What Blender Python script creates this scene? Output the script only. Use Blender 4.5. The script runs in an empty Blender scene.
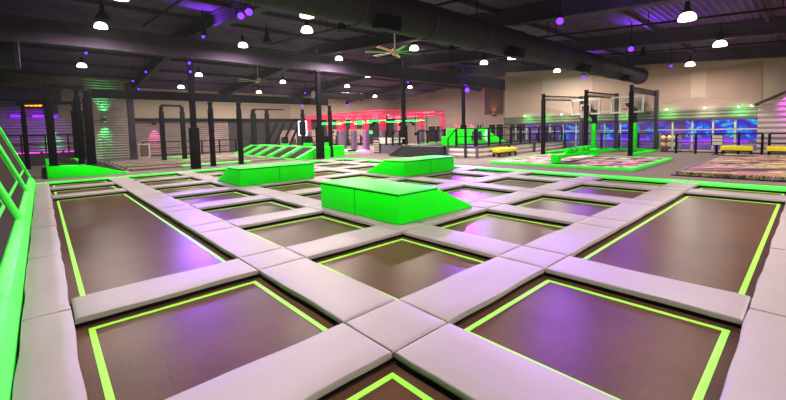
import bpy, bmesh, math, random
from mathutils import Vector, Matrix
random.seed(7)
SC = bpy.context.scene
COL = SC.collection
PI = math.pi

# ------------------------------------------------------------------ materials
def lin(r, g, b):
    f = lambda c: (c/255/12.92) if c/255 <= .04045 else ((c/255+.055)/1.055)**2.4
    return (f(r), f(g), f(b), 1)

def mat(name, rgb, rough=.55, metal=0, spec=.5, noise=None, bump=None, wave=None, emit=None, estr=0):
    """noise=(scale, amount) tone variation; bump=(scale, strength); wave=(axis, scale, strength) corrugation"""
    m = bpy.data.materials.new(name); m.use_nodes = True
    nt = m.node_tree; n = nt.nodes; L = nt.links
    b = n['Principled BSDF']
    c = lin(*rgb)
    b.inputs['Base Color'].default_value = c
    b.inputs['Roughness'].default_value = rough
    b.inputs['Metallic'].default_value = metal
    b.inputs['Specular IOR Level'].default_value = spec
    tc = n.new('ShaderNodeTexCoord')
    if noise:
        t = n.new('ShaderNodeTexNoise'); t.inputs['Scale'].default_value = noise[0]; t.inputs['Detail'].default_value = 4
        L.new(tc.outputs['Object'], t.inputs['Vector'])
        r = n.new('ShaderNodeValToRGB')
        a = noise[1]
        r.color_ramp.elements[0].position = .3; r.color_ramp.elements[1].position = .7
        r.color_ramp.elements[0].color = (c[0]*(1-a), c[1]*(1-a), c[2]*(1-a), 1)
        r.color_ramp.elements[1].color = (min(1, c[0]*(1+a)), min(1, c[1]*(1+a)), min(1, c[2]*(1+a)), 1)
        L.new(t.outputs['Fac'], r.inputs['Fac']); L.new(r.outputs['Color'], b.inputs['Base Color'])
    h = None
    if bump:
        t = n.new('ShaderNodeTexNoise'); t.inputs['Scale'].default_value = bump[0]; t.inputs['Detail'].default_value = 3
        L.new(tc.outputs['Object'], t.inputs['Vector'])
        h = n.new('ShaderNodeBump'); h.inputs['Strength'].default_value = bump[1]; h.inputs['Distance'].default_value = .02
        L.new(t.outputs['Fac'], h.inputs['Height']); L.new(h.outputs['Normal'], b.inputs['Normal'])
    if wave:
        w = n.new('ShaderNodeTexWave'); w.bands_direction = wave[0]; w.inputs['Scale'].default_value = wave[1]
        w.wave_profile = 'SIN'
        L.new(tc.outputs['Object'], w.inputs['Vector'])
        h2 = n.new('ShaderNodeBump'); h2.inputs['Strength'].default_value = wave[2]; h2.inputs['Distance'].default_value = .05
        L.new(w.outputs['Fac'], h2.inputs['Height'])
        if h: L.new(h.outputs['Normal'], h2.inputs['Normal'])
        L.new(h2.outputs['Normal'], b.inputs['Normal'])
    if emit:
        b.inputs['Emission Color'].default_value = lin(*emit)
        b.inputs['Emission Strength'].default_value = estr
    return m

def splash(name, cols, scale, stretch, rough=.5, rot=.5, dist=1.5):
    """printed graffiti: distorted noise cut into flat colours"""
    m = bpy.data.materials.new(name); m.use_nodes = True
    nt = m.node_tree; n = nt.nodes; L = nt.links; b = n['Principled BSDF']
    b.inputs['Roughness'].default_value = rough
    tc = n.new('ShaderNodeTexCoord'); mp = n.new('ShaderNodeMapping')
    m0 = n.new('ShaderNodeMapping'); m0.inputs['Rotation'].default_value = (0, 0, rot)
    mp.inputs['Scale'].default_value = stretch
    L.new(tc.outputs['Object'], m0.inputs['Vector']); L.new(m0.outputs['Vector'], mp.inputs['Vector'])
    t = n.new('ShaderNodeTexNoise'); t.inputs['Scale'].default_value = scale; t.inputs['Detail'].default_value = 2.5
    t.inputs['Distortion'].default_value = dist
    L.new(mp.outputs['Vector'], t.inputs['Vector'])
    r = n.new('ShaderNodeValToRGB'); r.color_ramp.interpolation = 'CONSTANT'
    el = r.color_ramp.elements
    el[0].position = 0; el[0].color = lin(*cols[0][1]); el[1].position = cols[1][0]; el[1].color = lin(*cols[1][1])
    for p, c in cols[2:]:
        e = el.new(p); e.color = lin(*c)
    L.new(t.outputs['Fac'], r.inputs['Fac']); L.new(r.outputs['Color'], b.inputs['Base Color'])
    return m

def weave_mat(name):
    """woven black polypropylene bed: fine thread streaks both ways, satin sheen"""
    m = bpy.data.materials.new(name); m.use_nodes = True
    nt = m.node_tree; n = nt.nodes; L = nt.links; b = n['Principled BSDF']
    tc = n.new('ShaderNodeTexCoord')
    def streak(sc):
        mp = n.new('ShaderNodeMapping'); mp.inputs['Scale'].default_value = sc
        L.new(tc.outputs['Object'], mp.inputs['Vector'])
        t = n.new('ShaderNodeTexNoise'); t.inputs['Scale'].default_value = 1; t.inputs['Detail'].default_value = 3
        L.new(mp.outputs['Vector'], t.inputs['Vector']); return t
    a = streak((5, 320, 1)); c = streak((320, 5, 1)); d = streak((1.3, 1.3, 1))
    s1 = n.new('ShaderNodeMath'); s1.operation = 'ADD'
    L.new(a.outputs['Fac'], s1.inputs[0]); L.new(c.outputs['Fac'], s1.inputs[1])
    s2 = n.new('ShaderNodeMath'); s2.operation = 'ADD'
    L.new(s1.outputs[0], s2.inputs[0]); L.new(d.outputs['Fac'], s2.inputs[1])
    r = n.new('ShaderNodeValToRGB'); e = r.color_ramp.elements
    mr = n.new('ShaderNodeMapRange'); mr.inputs['From Min'].default_value = 1.05; mr.inputs['From Max'].default_value = 1.95
    L.new(s2.outputs[0], mr.inputs['Value']); L.new(mr.outputs[0], r.inputs['Fac'])
    e[0].color = lin(*MATLO); e[1].color = lin(*MATHI)
    L.new(r.outputs['Color'], b.inputs['Base Color'])
    b.inputs['Roughness'].default_value = .3; b.inputs['Specular IOR Level'].default_value = .065; b.inputs['Specular Tint'].default_value = (1, .8, .68, 1)
    bp = n.new('ShaderNodeBump'); bp.inputs['Strength'].default_value = .12; bp.inputs['Distance'].default_value = .005
    L.new(s1.outputs[0], bp.inputs['Height']); L.new(bp.outputs['Normal'], b.inputs['Normal'])
    return m
MATLO = (60, 40, 31); MATHI = (98, 68, 52)

def see_through(name, rgb, alpha, rough=.6):
    m = bpy.data.materials.new(name); m.use_nodes = True
    nt = m.node_tree; n = nt.nodes; L = nt.links; b = n['Principled BSDF']
    b.inputs['Base Color'].default_value = lin(*rgb); b.inputs['Roughness'].default_value = rough
    tr = n.new('ShaderNodeBsdfTransparent'); mx = n.new('ShaderNodeMixShader')
    mx.inputs[0].default_value = alpha
    L.new(tr.outputs[0], mx.inputs[1]); L.new(b.outputs[0], mx.inputs[2])
    L.new(mx.outputs[0], n['Material Output'].inputs['Surface'])
    return m

def neon_mat(name, stops, scale, strength, stretch=(1, 1, 1)):
    """backlit party-room wall seen through the glass"""
    m = bpy.data.materials.new(name); m.use_nodes = True
    nt = m.node_tree; n = nt.nodes; L = nt.links; b = n['Principled BSDF']
    tc = n.new('ShaderNodeTexCoord'); mp = n.new('ShaderNodeMapping'); mp.inputs['Scale'].default_value = stretch
    L.new(tc.outputs['Object'], mp.inputs['Vector'])
    t = n.new('ShaderNodeTexNoise'); t.inputs['Scale'].default_value = scale; t.inputs['Detail'].default_value = 3; t.inputs['Distortion'].default_value = .8
    L.new(mp.outputs['Vector'], t.inputs['Vector'])
    r = n.new('ShaderNodeValToRGB'); el = r.color_ramp.elements
    el[0].position, el[0].color = stops[0][0], lin(*stops[0][1]); el[1].position, el[1].color = stops[1][0], lin(*stops[1][1])
    for p, c in stops[2:]:
        q = el.new(p); q.color = lin(*c)
    L.new(t.outputs['Fac'], r.inputs['Fac']); L.new(r.outputs['Color'], b.inputs['Emission Color'])
    b.inputs['Emission Strength'].default_value = strength; b.inputs['Base Color'].default_value = (.02, .02, .03, 1)
    return m

GREENC = (2, 255, 6)
M = dict(
    pad=mat('grey_vinyl', (148, 133, 135), .5, noise=(2.2, .04), bump=(9, .12)),
    bed=weave_mat('woven_bed'),
    line=mat('lime_tape', (150, 246, 60), .55, noise=(6, .06)),
    bedmatte=mat('matte_woven_bed', (54, 43, 40), .8, spec=.06, noise=(9, .12)),
    steel=mat('black_steel', (13, 11, 13), .6, spec=.1, noise=(5, .1)),
    green=mat('green_vinyl', GREENC, .5, spec=.15, noise=(3, .04), bump=(7, .06)),
    greenlite=mat('lime_green_vinyl', (74, 255, 80), .5, spec=.2, noise=(3, .05), bump=(7, .08)),
    carpet=mat('brown_grey_carpet', (128, 112, 108), .95, spec=.1, noise=(60, .12), bump=(90, .2)),
    ceil=mat('violet_cast_deck', (84, 58, 104), .8, spec=.2, noise=(1.2, .25), wave=('Y', 1.6, .8)),  # violet LED light on the roof is tinted into this colour
    girder=mat('violet_cast_girder', (58, 42, 64), .7, spec=.25, noise=(1.5, .2)),  # base colour holds the violet cast of the stage lamps
    black=mat('black_padding', (14, 11, 14), .75, spec=.06, noise=(4, .15)),
    duct=mat('violet_cast_duct', (31, 22, 37), .65, spec=.3, noise=(2, .15)),  # dark grey with the violet lamp light mixed into its colour
    wall=mat('beige_wall', (196, 172, 156), .85, spec=.15, noise=(.7, .05)),
    walldim=mat('taupe_wall', (172, 148, 138), .85, spec=.15, noise=(.7, .06)),
    facet=mat('taupe_facet', (180, 152, 136), .85, spec=.15, noise=(.7, .04)),
    corr=mat('corrugated_steel', (150, 132, 126), .5, metal=.25, noise=(1.5, .14), wave=('Z', 1.75, 1.)),
    corrlight=mat('pale_corrugated_steel', (206, 190, 190), .45, metal=.15, noise=(1.5, .1), wave=('Z', 1.25, 1.)),
    corrdark=mat('dark_corrugated_steel', (112, 98, 98), .5, metal=.3, noise=(1.5, .14), wave=('Z', 1.15, 1.)),
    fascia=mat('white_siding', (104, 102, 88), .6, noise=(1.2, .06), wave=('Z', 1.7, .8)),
    brown=mat('brown_panel', (96, 68, 62), .8, noise=(1, .1)),
    darkwall=mat('charcoal_wall', (56, 50, 54), .8, noise=(1, .15)),
    white=mat('white_paint', (232, 226, 218), .5),
    mull=mat('pale_aluminium', (196, 178, 168), .5),
    glass=see_through('window_glass', (60, 50, 110), .07, .05),
    acrylic=see_through('clear_acrylic', (150, 140, 150), .10, .1),
    net=see_through('black_netting', (26, 24, 28), .13),
    ydense=mat('yellow_vinyl', (250, 228, 20), .5, noise=(4, .04)),
    orange=mat('orange_rim', (255, 92, 30), .45),
    cream=mat('cream_ball', (238, 222, 160), .5, noise=(6, .1)),
    maroon=mat('maroon_board', (120, 20, 40), .6),
    pinkt=mat('led_lit_pink_truss', (206, 26, 84), .5, emit=(255, 40, 104), estr=.42),  # emission stands in for LED light falling on the truss
    purplepad=mat('mauve_padding', (112, 88, 118), .6, noise=(3, .1)),
    fangreen=mat('green_fan_blade', (110, 200, 110), .4),
    fanpink=mat('salmon_fan_blade', (226, 150, 140), .4),
    fangrey=mat('grey_fan_blade', (150, 140, 138), .4),
    chrome=mat('brushed_metal', (170, 165, 165), .3, metal=.8),
    steps=mat('dark_steps', (40, 34, 40), .6, noise=(4, .1)),
    paper=mat('paper_sheet', (214, 208, 200), .7, noise=(14, .2)),
    glow=mat('lamp_glow', (255, 244, 226), .4, emit=(255, 240, 216), estr=7),
    dlglow=mat('downlight_glow', (255, 255, 240), .4, emit=(255, 250, 232), estr=10),
    purple=mat('violet_led', (120, 40, 255), .3, emit=(84, 32, 255), estr=5),
    greenled=mat('green_led', (30, 255, 80), .3, emit=(20, 255, 90), estr=3.5),
    pinkled=mat('magenta_led', (255, 60, 220), .3, emit=(255, 50, 230), estr=1.6),
    pinkdim=mat('dim_pink_led', (200, 40, 110), .4, emit=(220, 40, 120), estr=.5),
    violetled=mat('purple_strip_led', (130, 30, 255), .3, emit=(110, 20, 255), estr=3),
    orangeled=mat('amber_led', (255, 150, 20), .3, emit=(255, 150, 20), estr=2.5),
    screen=mat('white_led_outline', (230, 235, 255), .3, emit=(225, 230, 255), estr=2.2),
    bag=splash('splash_print', [(0, (18, 13, 20)), (.41, (200, 44, 104)), (.45, (222, 214, 218)), (.49, (20, 15, 22)), (.55, (206, 70, 122)), (.58, (226, 218, 222)), (.62, (22, 17, 24))], .8, (.45, 1.5, 1), rough=.8, rot=.75, dist=.9),
    bagy=splash('yellow_splash_print', [(0, (44, 22, 46)), (.40, (196, 90, 134)), (.44, (112, 86, 86)), (.48, (212, 200, 70)), (.515, (140, 106, 106)), (.555, (208, 164, 170)), (.59, (62, 42, 66)), (.62, (208, 200, 90))], .8, (.45, 1.4, 1), rough=.85, rot=.85, dist=.9),
    bagface=splash('black_yellow_print', [(0, (24, 20, 24)), (.47, (206, 190, 60)), (.5, (28, 22, 26)), (.57, (220, 205, 170)), (.6, (26, 22, 26))], 4, (1, 1, 2)),
    graphic=splash('dark_graphic', [(0, (24, 20, 36)), (.5, (90, 60, 150)), (.55, (26, 22, 34)), (.62, (140, 130, 150))], 3, (1, 1, 1)),
    mural=splash('pink_mural', [(0, (226, 196, 200)), (.42, (230, 90, 130)), (.5, (240, 150, 170)), (.56, (150, 50, 90)), (.62, (226, 206, 206))], 2.2, (1, 1, 1)),
    neon=neon_mat('neon_mural', [(.30, (70, 40, 140)), (.45, (48, 40, 190)), (.5, (40, 90, 220)), (.54, (40, 210, 210)), (.59, (50, 60, 200)), (.7, (120, 50, 220))], 1.1, 1.3, (1, 1, 1.6)),
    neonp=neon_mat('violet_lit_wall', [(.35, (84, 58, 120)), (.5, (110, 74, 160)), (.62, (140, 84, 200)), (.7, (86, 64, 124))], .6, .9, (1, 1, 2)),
    leftmural=neon_mat('blue_green_mural', [(.35, (14, 10, 50)), (.48, (20, 60, 150)), (.55, (20, 160, 120)), (.62, (24, 20, 80))], 1.2, .5),
)

# ------------------------------------------------------------------ mesh builder
class MB:
    def __init__(s): s.v = []; s.f = []
    def add(s, vs, fs):
        o = len(s.v); s.v += [tuple(v) for v in vs]; s.f += [tuple(i+o for i in f) for f in fs]; return s
    def box(s, x0, x1, y0, y1, z0, z1):
        return s.add([(x0,y0,z0),(x1,y0,z0),(x1,y1,z0),(x0,y1,z0),(x0,y0,z1),(x1,y0,z1),(x1,y1,z1),(x0,y1,z1)],
                     [(0,3,2,1),(4,5,6,7),(0,1,5,4),(1,2,6,5),(2,3,7,6),(3,0,4,7)])
    def bar(s, p, q, w, h, up=(0,0,1)):
        """rectangular bar from p to q"""
        p, q = Vector(p), Vector(q); d = (q-p).normalized(); u = Vector(up)
        if abs(d.dot(u)) > .99: u = Vector((1,0,0))
        a = d.cross(u).normalized()*w/2; b = a.cross(d).normalized()*h/2
        vs = [p-a-b, p+a-b, p+a+b, p-a+b, q-a-b, q+a-b, q+a+b, q-a+b]
        return s.add(vs, [(0,3,2,1),(4,5,6,7),(0,1,5,4),(1,2,6,5),(2,3,7,6),(3,0,4,7)])
    def cyl(s, p, q, r, n=12, r2=None):
        p, q = Vector(p), Vector(q); d = (q-p).normalized(); r2 = r if r2 is None else r2
        u = Vector((0,0,1)) if abs(d.z) < .9 else Vector((1,0,0))
        a = d.cross(u).normalized(); b = d.cross(a)
        vs = []
        for c, rr in ((p, r), (q, r2)):
            vs += [c + (a*math.cos(2*PI*i/n) + b*math.sin(2*PI*i/n))*rr for i in range(n)]
        fs = [(i, (i+1) % n, n+(i+1) % n, n+i) for i in range(n)] + [tuple(range(n-1, -1, -1)), tuple(range(n, 2*n))]
        return s.add(vs, fs)
    def lathe(s, prof, c, n=20, axis='Z', caps=True):
        vs = []
        for r, h in prof:
            for i in range(n):
                a = 2*PI*i/n
                t = (r*math.cos(a), r*math.sin(a), h)
                if axis == 'X': t = (h, t[0], t[1])
                if axis == 'Y': t = (t[0], h, t[1])
                vs.append((c[0]+t[0], c[1]+t[1], c[2]+t[2]))
        k = len(prof); fs = [(j*n+i, j*n+(i+1) % n, (j+1)*n+(i+1) % n, (j+1)*n+i) for j in range(k-1) for i in range(n)]
        if caps: fs += [tuple(range(n)), tuple((k-1)*n+i for i in range(n))]
        return s.add(vs, fs)
    def prism(s, poly, ext):
        """poly: list of 3D points (planar), ext: extrusion vector"""
        n = len(poly); e = Vector(ext)
        vs = [Vector(p) for p in poly] + [Vector(p)+e for p in poly]
        return s.add(vs, [tuple(range(n)), tuple(range(2*n-1, n-1, -1))] + [(i, (i+1) % n, n+(i+1) % n, n+i) for i in range(n)])
    def mesh(s, name, m, bevel=0, smooth=False, off=(0,0,0), seg=2):
        me = bpy.data.meshes.new(name); bm = bmesh.new()
        vs = [bm.verts.new((v[0]-off[0], v[1]-off[1], v[2]-off[2])) for v in s.v]
        for f in s.f:
            try: bm.faces.new([vs[i] for i in f])
            except ValueError: pass
        bmesh.ops.recalc_face_normals(bm, faces=bm.faces)
        if bevel:
            bmesh.ops.bevel(bm, geom=[e for e in bm.edges if e.is_manifold and e.calc_face_angle(0) > .5], offset=bevel, segments=seg, affect='EDGES', profile=.5, clamp_overlap=True)
        if smooth:
            for f in bm.faces: f.smooth = True
            for e in bm.edges:
                if e.is_manifold and e.calc_face_angle(0) > math.radians(42): e.smooth = False
        bm.to_mesh(me); bm.free(); me.materials.append(M[m] if isinstance(m, str) else m)
        return me
    def centre(s):
        xs, ys, zs = zip(*s.v)
        return ((min(xs)+max(xs))/2, (min(ys)+max(ys))/2, min(zs))

def props(o, label=None, cat=None, group=None, kind=None):
    if label: o['label'] = label
    if cat: o['category'] = cat
    if group: o['group'] = group
    if kind: o['kind'] = kind
    elif cat: o['kind'] = 'thing'
    return o
def thing(name, label, cat, loc=(0,0,0), group=None, kind=None):
    o = bpy.data.objects.new(name, None); COL.objects.link(o); o.location = loc; o.empty_display_size = .2
    return props(o, label, cat, group, kind)
def wloc(o):
    p = Vector((0,0,0))
    while o: p += o.location; o = o.parent
    return p
def part(name, mb, m, parent, label=None, kind=None, **kw):
    """mb in world coordinates"""
    o = bpy.data.objects.new(name, mb.mesh(name, m, off=wloc(parent), **kw)); COL.objects.link(o); o.parent = parent
    return props(o, label, kind=kind)
def single(name, mb, m, label=None, cat=None, group=None, kind=None, **kw):
    c = mb.centre(); o = bpy.data.objects.new(name, mb.mesh(name, m, off=c, **kw)); COL.objects.link(o); o.location = c
    return props(o, label, cat, group, kind)
def struct(name, mb, m, label=None, **kw): return single(name, mb, m, label, kind='structure', **kw)
def dup(o, loc, label=None, group=None):
    def cp(a, par):
        c = a.copy(); COL.objects.link(c)
        if par: c.parent = par
        for ch in a.children: cp(ch, c)
        return c
    r = cp(o, None); r.location = loc
    if label: r['label'] = label
    if group: r['group'] = group
    return r
ORD = ['first', 'second', 'third', 'fourth', 'fifth', 'sixth', 'seventh', 'eighth', 'ninth', 'tenth']

def spot(name, loc, to, watt, rgb, ang=60, blend=.6, size=.05, parent=None):
    l = bpy.data.lights.new(name, 'SPOT'); l.energy = watt; l.color = rgb; l.spot_size = math.radians(ang); l.spot_blend = blend; l.shadow_soft_size = size
    o = bpy.data.objects.new(name, l); COL.objects.link(o)
    o.rotation_euler = (Vector(to)-Vector(loc)).to_track_quat('-Z', 'Y').to_euler()
    o.location = Vector(loc) - (wloc(parent) if parent else Vector((0,0,0)))
    if parent: o.parent = parent
    return o

# ------------------------------------------------------------------ camera
F, PIT, YAW, ROLL, H = 383.8, math.radians(4.19), math.radians(47.60), math.radians(-1.28), 1.6
fw = Vector((math.cos(YAW)*math.cos(PIT), math.sin(YAW)*math.cos(PIT), -math.sin(PIT)))
rt = Vector((math.sin(YAW), -math.cos(YAW), 0)); up = rt.cross(fw)
r2 = rt*math.cos(ROLL) + up*math.sin(ROLL); u2 = up*math.cos(ROLL) - rt*math.sin(ROLL)
cd = bpy.data.cameras.new('camera'); cam = bpy.data.objects.new('camera', cd); COL.objects.link(cam)
mw = Matrix((r2, u2, -fw)).transposed().to_4x4(); mw.translation = Vector((0, 0, H)); cam.matrix_world = mw
cd.sensor_width = 36; cd.lens = 36*F/786; cd.shift_y = -(200-158)/786; cd.clip_start = .05; cd.clip_end = 200
SC.camera = cam

# ------------------------------------------------------------------ setting: floor, walls, roof
def zc(y): return 5.1+.075*y if y < 19.6 else 6.57-.075*(y-19.6)
XW, YN, YF, XF = -2.2, -7., 36.3, 33.3
struct('floor', MB().box(XW-.3, XF+.3, YN-.3, YF+.3, -.3, -.02), 'carpet', 'brown-grey carpeted floor of the hall')
mb = MB()
for y0, y1 in ((YN-.3, 19.6), (19.6, YF+.3)):
    a, b = zc(y0), zc(y1)
    mb.add([(XW-.3,y0,a),(XF+.3,y0,a),(XF+.3,y1,b),(XW-.3,y1,b),(XW-.3,y0,a+.2),(XF+.3,y0,a+.2),(XF+.3,y1,b+.2),(XW-.3,y1,b+.2)],
           [(0,1,2,3),(7,6,5,4),(0,4,5,1),(1,5,6,2),(2,6,7,3),(3,7,4,0)])
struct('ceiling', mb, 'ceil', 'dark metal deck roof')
def wallpoly(name, pts, ext, m, label=None): return struct(name, MB().prism(pts, ext), m, label)
WT = 6.75
wallpoly('wall_left', [(XW,YN,-.02),(XW,33,-.02),(XW,33,zc(33)),(XW,19.6,zc(19.6)),(XW,YN,zc(YN))], (-.25,0,0), 'darkwall', 'dark side wall behind the slanted trampolines')
struct('wall_back_left', MB().box(XW-.2, 4.95, 33, 33.25, -.02, 5.6), 'corr', 'corrugated steel wall lit by green lamps')
struct('wall_return', MB().box(4.7, 4.95, 33.25, YF, -.02, 5.4), 'corr')
struct('wall_back', MB().box(4.95, XF, YF-.3, YF, 2.85, 5.4), 'wall', 'beige upper part of the far wall')
struct('wall_back_lower', MB().box(4.95, 12.6, YF-.4, YF, -.02, 2.85), 'corr', 'corrugated lower part of the far wall')
struct('wall_back_dark', MB().box(12.6, XF, YF-.4, YF, -.02, 2.85), 'darkwall', 'dark lower part of the far wall')
wallpoly('wall_far', [(33,17,-.02),(33,YF-.3,-.02),(33,YF-.3,zc(YF-.3)),(33,19.6,zc(19.6)),(33,17,zc(17))], (.25,0,0), 'walldim', 'taupe wall at the far end')
struct('wall_far_return', MB().box(28.3, 33, 16.75, 17, -.02, 6.3), 'walldim')
# bright beige wall above the glazed party rooms
wallpoly('wall_right', [(28,YN,2.1),(28,17,2.1),(28,17,zc(17)),(28,YN,zc(YN))], (.3,0,0), 'wall', 'tall beige wall above the party rooms')
wallpoly('wall_near', [(XW,YN,-.02),(XF,YN,-.02),(XF,YN,zc(YN)),(XW,YN,zc(YN))], (0,-.25,0), 'walldim')
wallpoly('wall_right_corner', [(27.9,YN,-.02),(27.9,1.9,-.02),(27.9,1.9,2.2),(27.9,YN,2.2)], (.3,0,0), 'walldim')
# raised flat facets on the beige wall, and the long gables under it
for k, (pts, m, lb) in enumerate([
    ([(16.9,2.5),(16.9,5.75),(13.9,5.15),(13.9,3.06)], 'facet', 'angular taupe facet at the outer end of the tall beige wall'),
    ([(10.3,2.6),(10.3,5.85),(4.9,4.75),(4.9,3.06),(7.5,2.57)], 'facet', 'angular taupe facet above the middle party rooms'),
    ([(4.2,3.06),(4.2,4.6),(1.9,4.8),(1.9,2.4)], 'facet', 'angular taupe facet at the corner above the corrugated porch')]):
    struct('trim_%d' % (k+1), MB().prism([(28,y,z) for y, z in pts], (-.03,0,0)), m, lb)
for k, (a, b, pk, zp) in enumerate([(16.9, 10.9, 13.7, 3.06), (7.6, 1.9, 4.6, 3.1)]):
    struct('trim_%d' % (k+4), MB().prism([(27.9,a,2.38),(27.9,pk,zp),(27.9,b,2.3)], (-.05,0,0)), 'walldim', 'low taupe gable above the party room windows')
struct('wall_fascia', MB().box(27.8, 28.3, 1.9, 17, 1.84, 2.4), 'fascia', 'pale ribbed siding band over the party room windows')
# corrugated porch at the far corner
mb = MB().prism([(26,-6.9,-.02),(26,1.86,-.02),(26,1.86,2.36),(26,-1.5,4.1),(26,-6.9,1.4)], (.2,0,0)); struct('wall_porch', mb, 'corrlight', 'corrugated steel porch wall under violet light')
struct('wall_porch_side', MB().box(26.2, 27.8, 1.7, 1.86, -.02, 2.3), 'white')
mb = MB().bar((25.95,1.98,2.42), (25.95,-1.5,4.2), .3, .12); struct('trim_6', mb, 'darkwall', 'dark sloping roof edge of the corrugated porch')
# windows of the party rooms
YB = [1.93 + .942*i for i in range(17)]
for i in range(16):
    y0, y1 = YB[i], YB[i+1]
    w = thing('window_%d' % (i+1), 'glazed party room window, %s bay from the corrugated porch' % (ORD[i] if i < 10 else 'number %d' % (i+1)), 'window', (28.06, (y0+y1)/2, -.02), kind='structure')
    fr = MB().box(28, 28.1, y0, y0+.05, -.02, 1.84).box(28, 28.1, y1-.03, y1, -.02, 1.84).box(28, 28.1, y0, y1, 1.2, 1.25).box(28, 28.1, y0, y1, .4, .44).box(28, 28.1, y0, y1, -.02, .06).box(28, 28.1, y0, y1, 1.79, 1.84)
    part('frame', fr, 'mull', w)
    part('glass', MB().box(28.04, 28.05, y0+.05, y1-.03, .06, 1.79), 'glass', w)
struct('wall_party_room', MB().box(30.6, 30.8, 1.7, 16.7, -.02, 2.7), 'neonp', 'violet lit wall inside the party rooms')
struct('wall_party_partition', MB().box(28.3, 30.6, 1.72, 1.86, -.02, 2.6), 'darkwall')
struct('ceiling_party_room', MB().box(28.3, 30.8, 1.7, 16.7, 2.6, 2.7), 'darkwall')
for k, (y0, y1, z0, z1, tx) in enumerate([(1.95, 3.05, .55, 1.75, 'by the porch corner'), (3.2, 5.5, .7, 1.75, 'behind the yellow bench'), (8.1, 10.6, .55, 1.6, 'behind the hoops'), (12.2, 13.7, .4, 1.6, 'behind the outer net post'), (6.6, 7.7, .6, 1.5, 'beside the green hoop post')]):
    single('wall_mounted_screen', MB().box(30.5, 30.6, y0, y1, z0, z1), 'neon', 'glowing blue and cyan mural screen inside party room ' + tx, 'screen', 'glowing party room screens', bevel=.02)
for k, (y0, y1, z) in enumerate([(2.6, 6, .42), (7.5, 11.2, .5)]):
    single('wall_lamp_strip', MB().box(30.4, 30.5, y0, y1, z, z+.12), 'violetled', 'purple strip light low inside party room ' + ('behind yellow bench' if k == 0 else 'behind basketball lanes'), 'strip light', 'party room strip lights')

# girder, rafters, columns -------------------------------------------------
gz0, gz1 = 5.1, 5.98
mb = MB().box(XW, XF, 19.5, 19.7, gz0+.08, gz1-.06).box(XW, XF, 19.38, 19.82, gz0, gz0+.1).box(XW, XF, 19.38, 19.82, gz1-.08, gz1)
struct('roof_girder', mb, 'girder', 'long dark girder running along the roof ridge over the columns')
RX = [-1.55, 5.3, 12.1, 19., 25.9]
for k, x in enumerate(RX):
    for s, (y0, y1) in enumerate(((YN, 19.4), (19.8, YF-.3))):
        mb = MB()
        for dz0, dz1, w in ((.04, .5, .07), (0, .07, .17), (.48, .56, .17)):
            a, b = zc(y0)-.58, zc(y1)-.58
            mb.add([(x-w,y0,a+dz0),(x+w,y0,a+dz0),(x+w,y1,b+dz0),(x-w,y1,b+dz0),(x-w,y0,a+dz1),(x+w,y0,a+dz1),(x+w,y1,b+dz1),(x-w,y1,b+dz1)],
                   [(0,3,2,1),(4,5,6,7),(0,1,5,4),(1,2,6,5),(2,3,7,6),(3,0,4,7)])
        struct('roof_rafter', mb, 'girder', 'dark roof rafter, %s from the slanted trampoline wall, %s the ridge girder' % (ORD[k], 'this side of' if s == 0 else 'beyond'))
for k, y in enumerate([-2, 1.2, 4.4, 7.6, 10.8, 14., 17.2, 22.5, 25.7, 28.9, 32.1]):
    mb = MB().box(XW, XF if y > 17 else 27.95, y-.05, y+.05, zc(y)-.17, zc(y)-.01)
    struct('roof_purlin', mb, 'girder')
for k, (x, tx) in enumerate([(5.3, 'with two violet lamps near its top'), (12.1, 'standing by the striped green ramp'), (19., 'standing beside the dark stairs'), (25.9, 'rising behind the green inflatable')]):
    t = thing('column', 'black square roof column ' + tx, 'column', (x, 19.6, -.02))
    part('post', MB().box(x-.11, x+.11, 19.49, 19.71, -.02, gz0), 'black', t)
    part('padding', MB().box(x-.19, x+.19, 19.41, 19.79, -.02, 1.9), 'black', t, bevel=.03, smooth=True)
    part('cap_plate', MB().box(x-.18, x+.18, 19.42, 19.78, gz0-.05, gz0), 'girder', t)
# sprinkler pipes
for k, (x, y0, y1, tx) in enumerate([(8.9, -4, 19, 'between the first two rows of pendants'), (3.4, -4, 19, 'above the slanted trampoline side'), (15.4, -4, 19, 'above the round duct'), (21.8, -4, 19, 'in front of the beige wall')]):
    mb = MB().cyl((x, y0, zc(y0)-.42), (x, y1, zc(y1)-.42), .035, 8)
    t = thing('sprinkler_pipe', 'thin dark sprinkler pipe under the roof ' + tx, 'pipe', (x, (y0+y1)/2, zc(8)-.4), 'sprinkler pipes')
    part('pipe', mb, 'steel', t)
    for j in range(7):
        y = y0 + 1.5 + j*3.2
        part('hanger', MB().cyl((x, y, zc(y)-.42), (x, y, zc(y)), .015, 6), 'steel', t)

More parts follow.
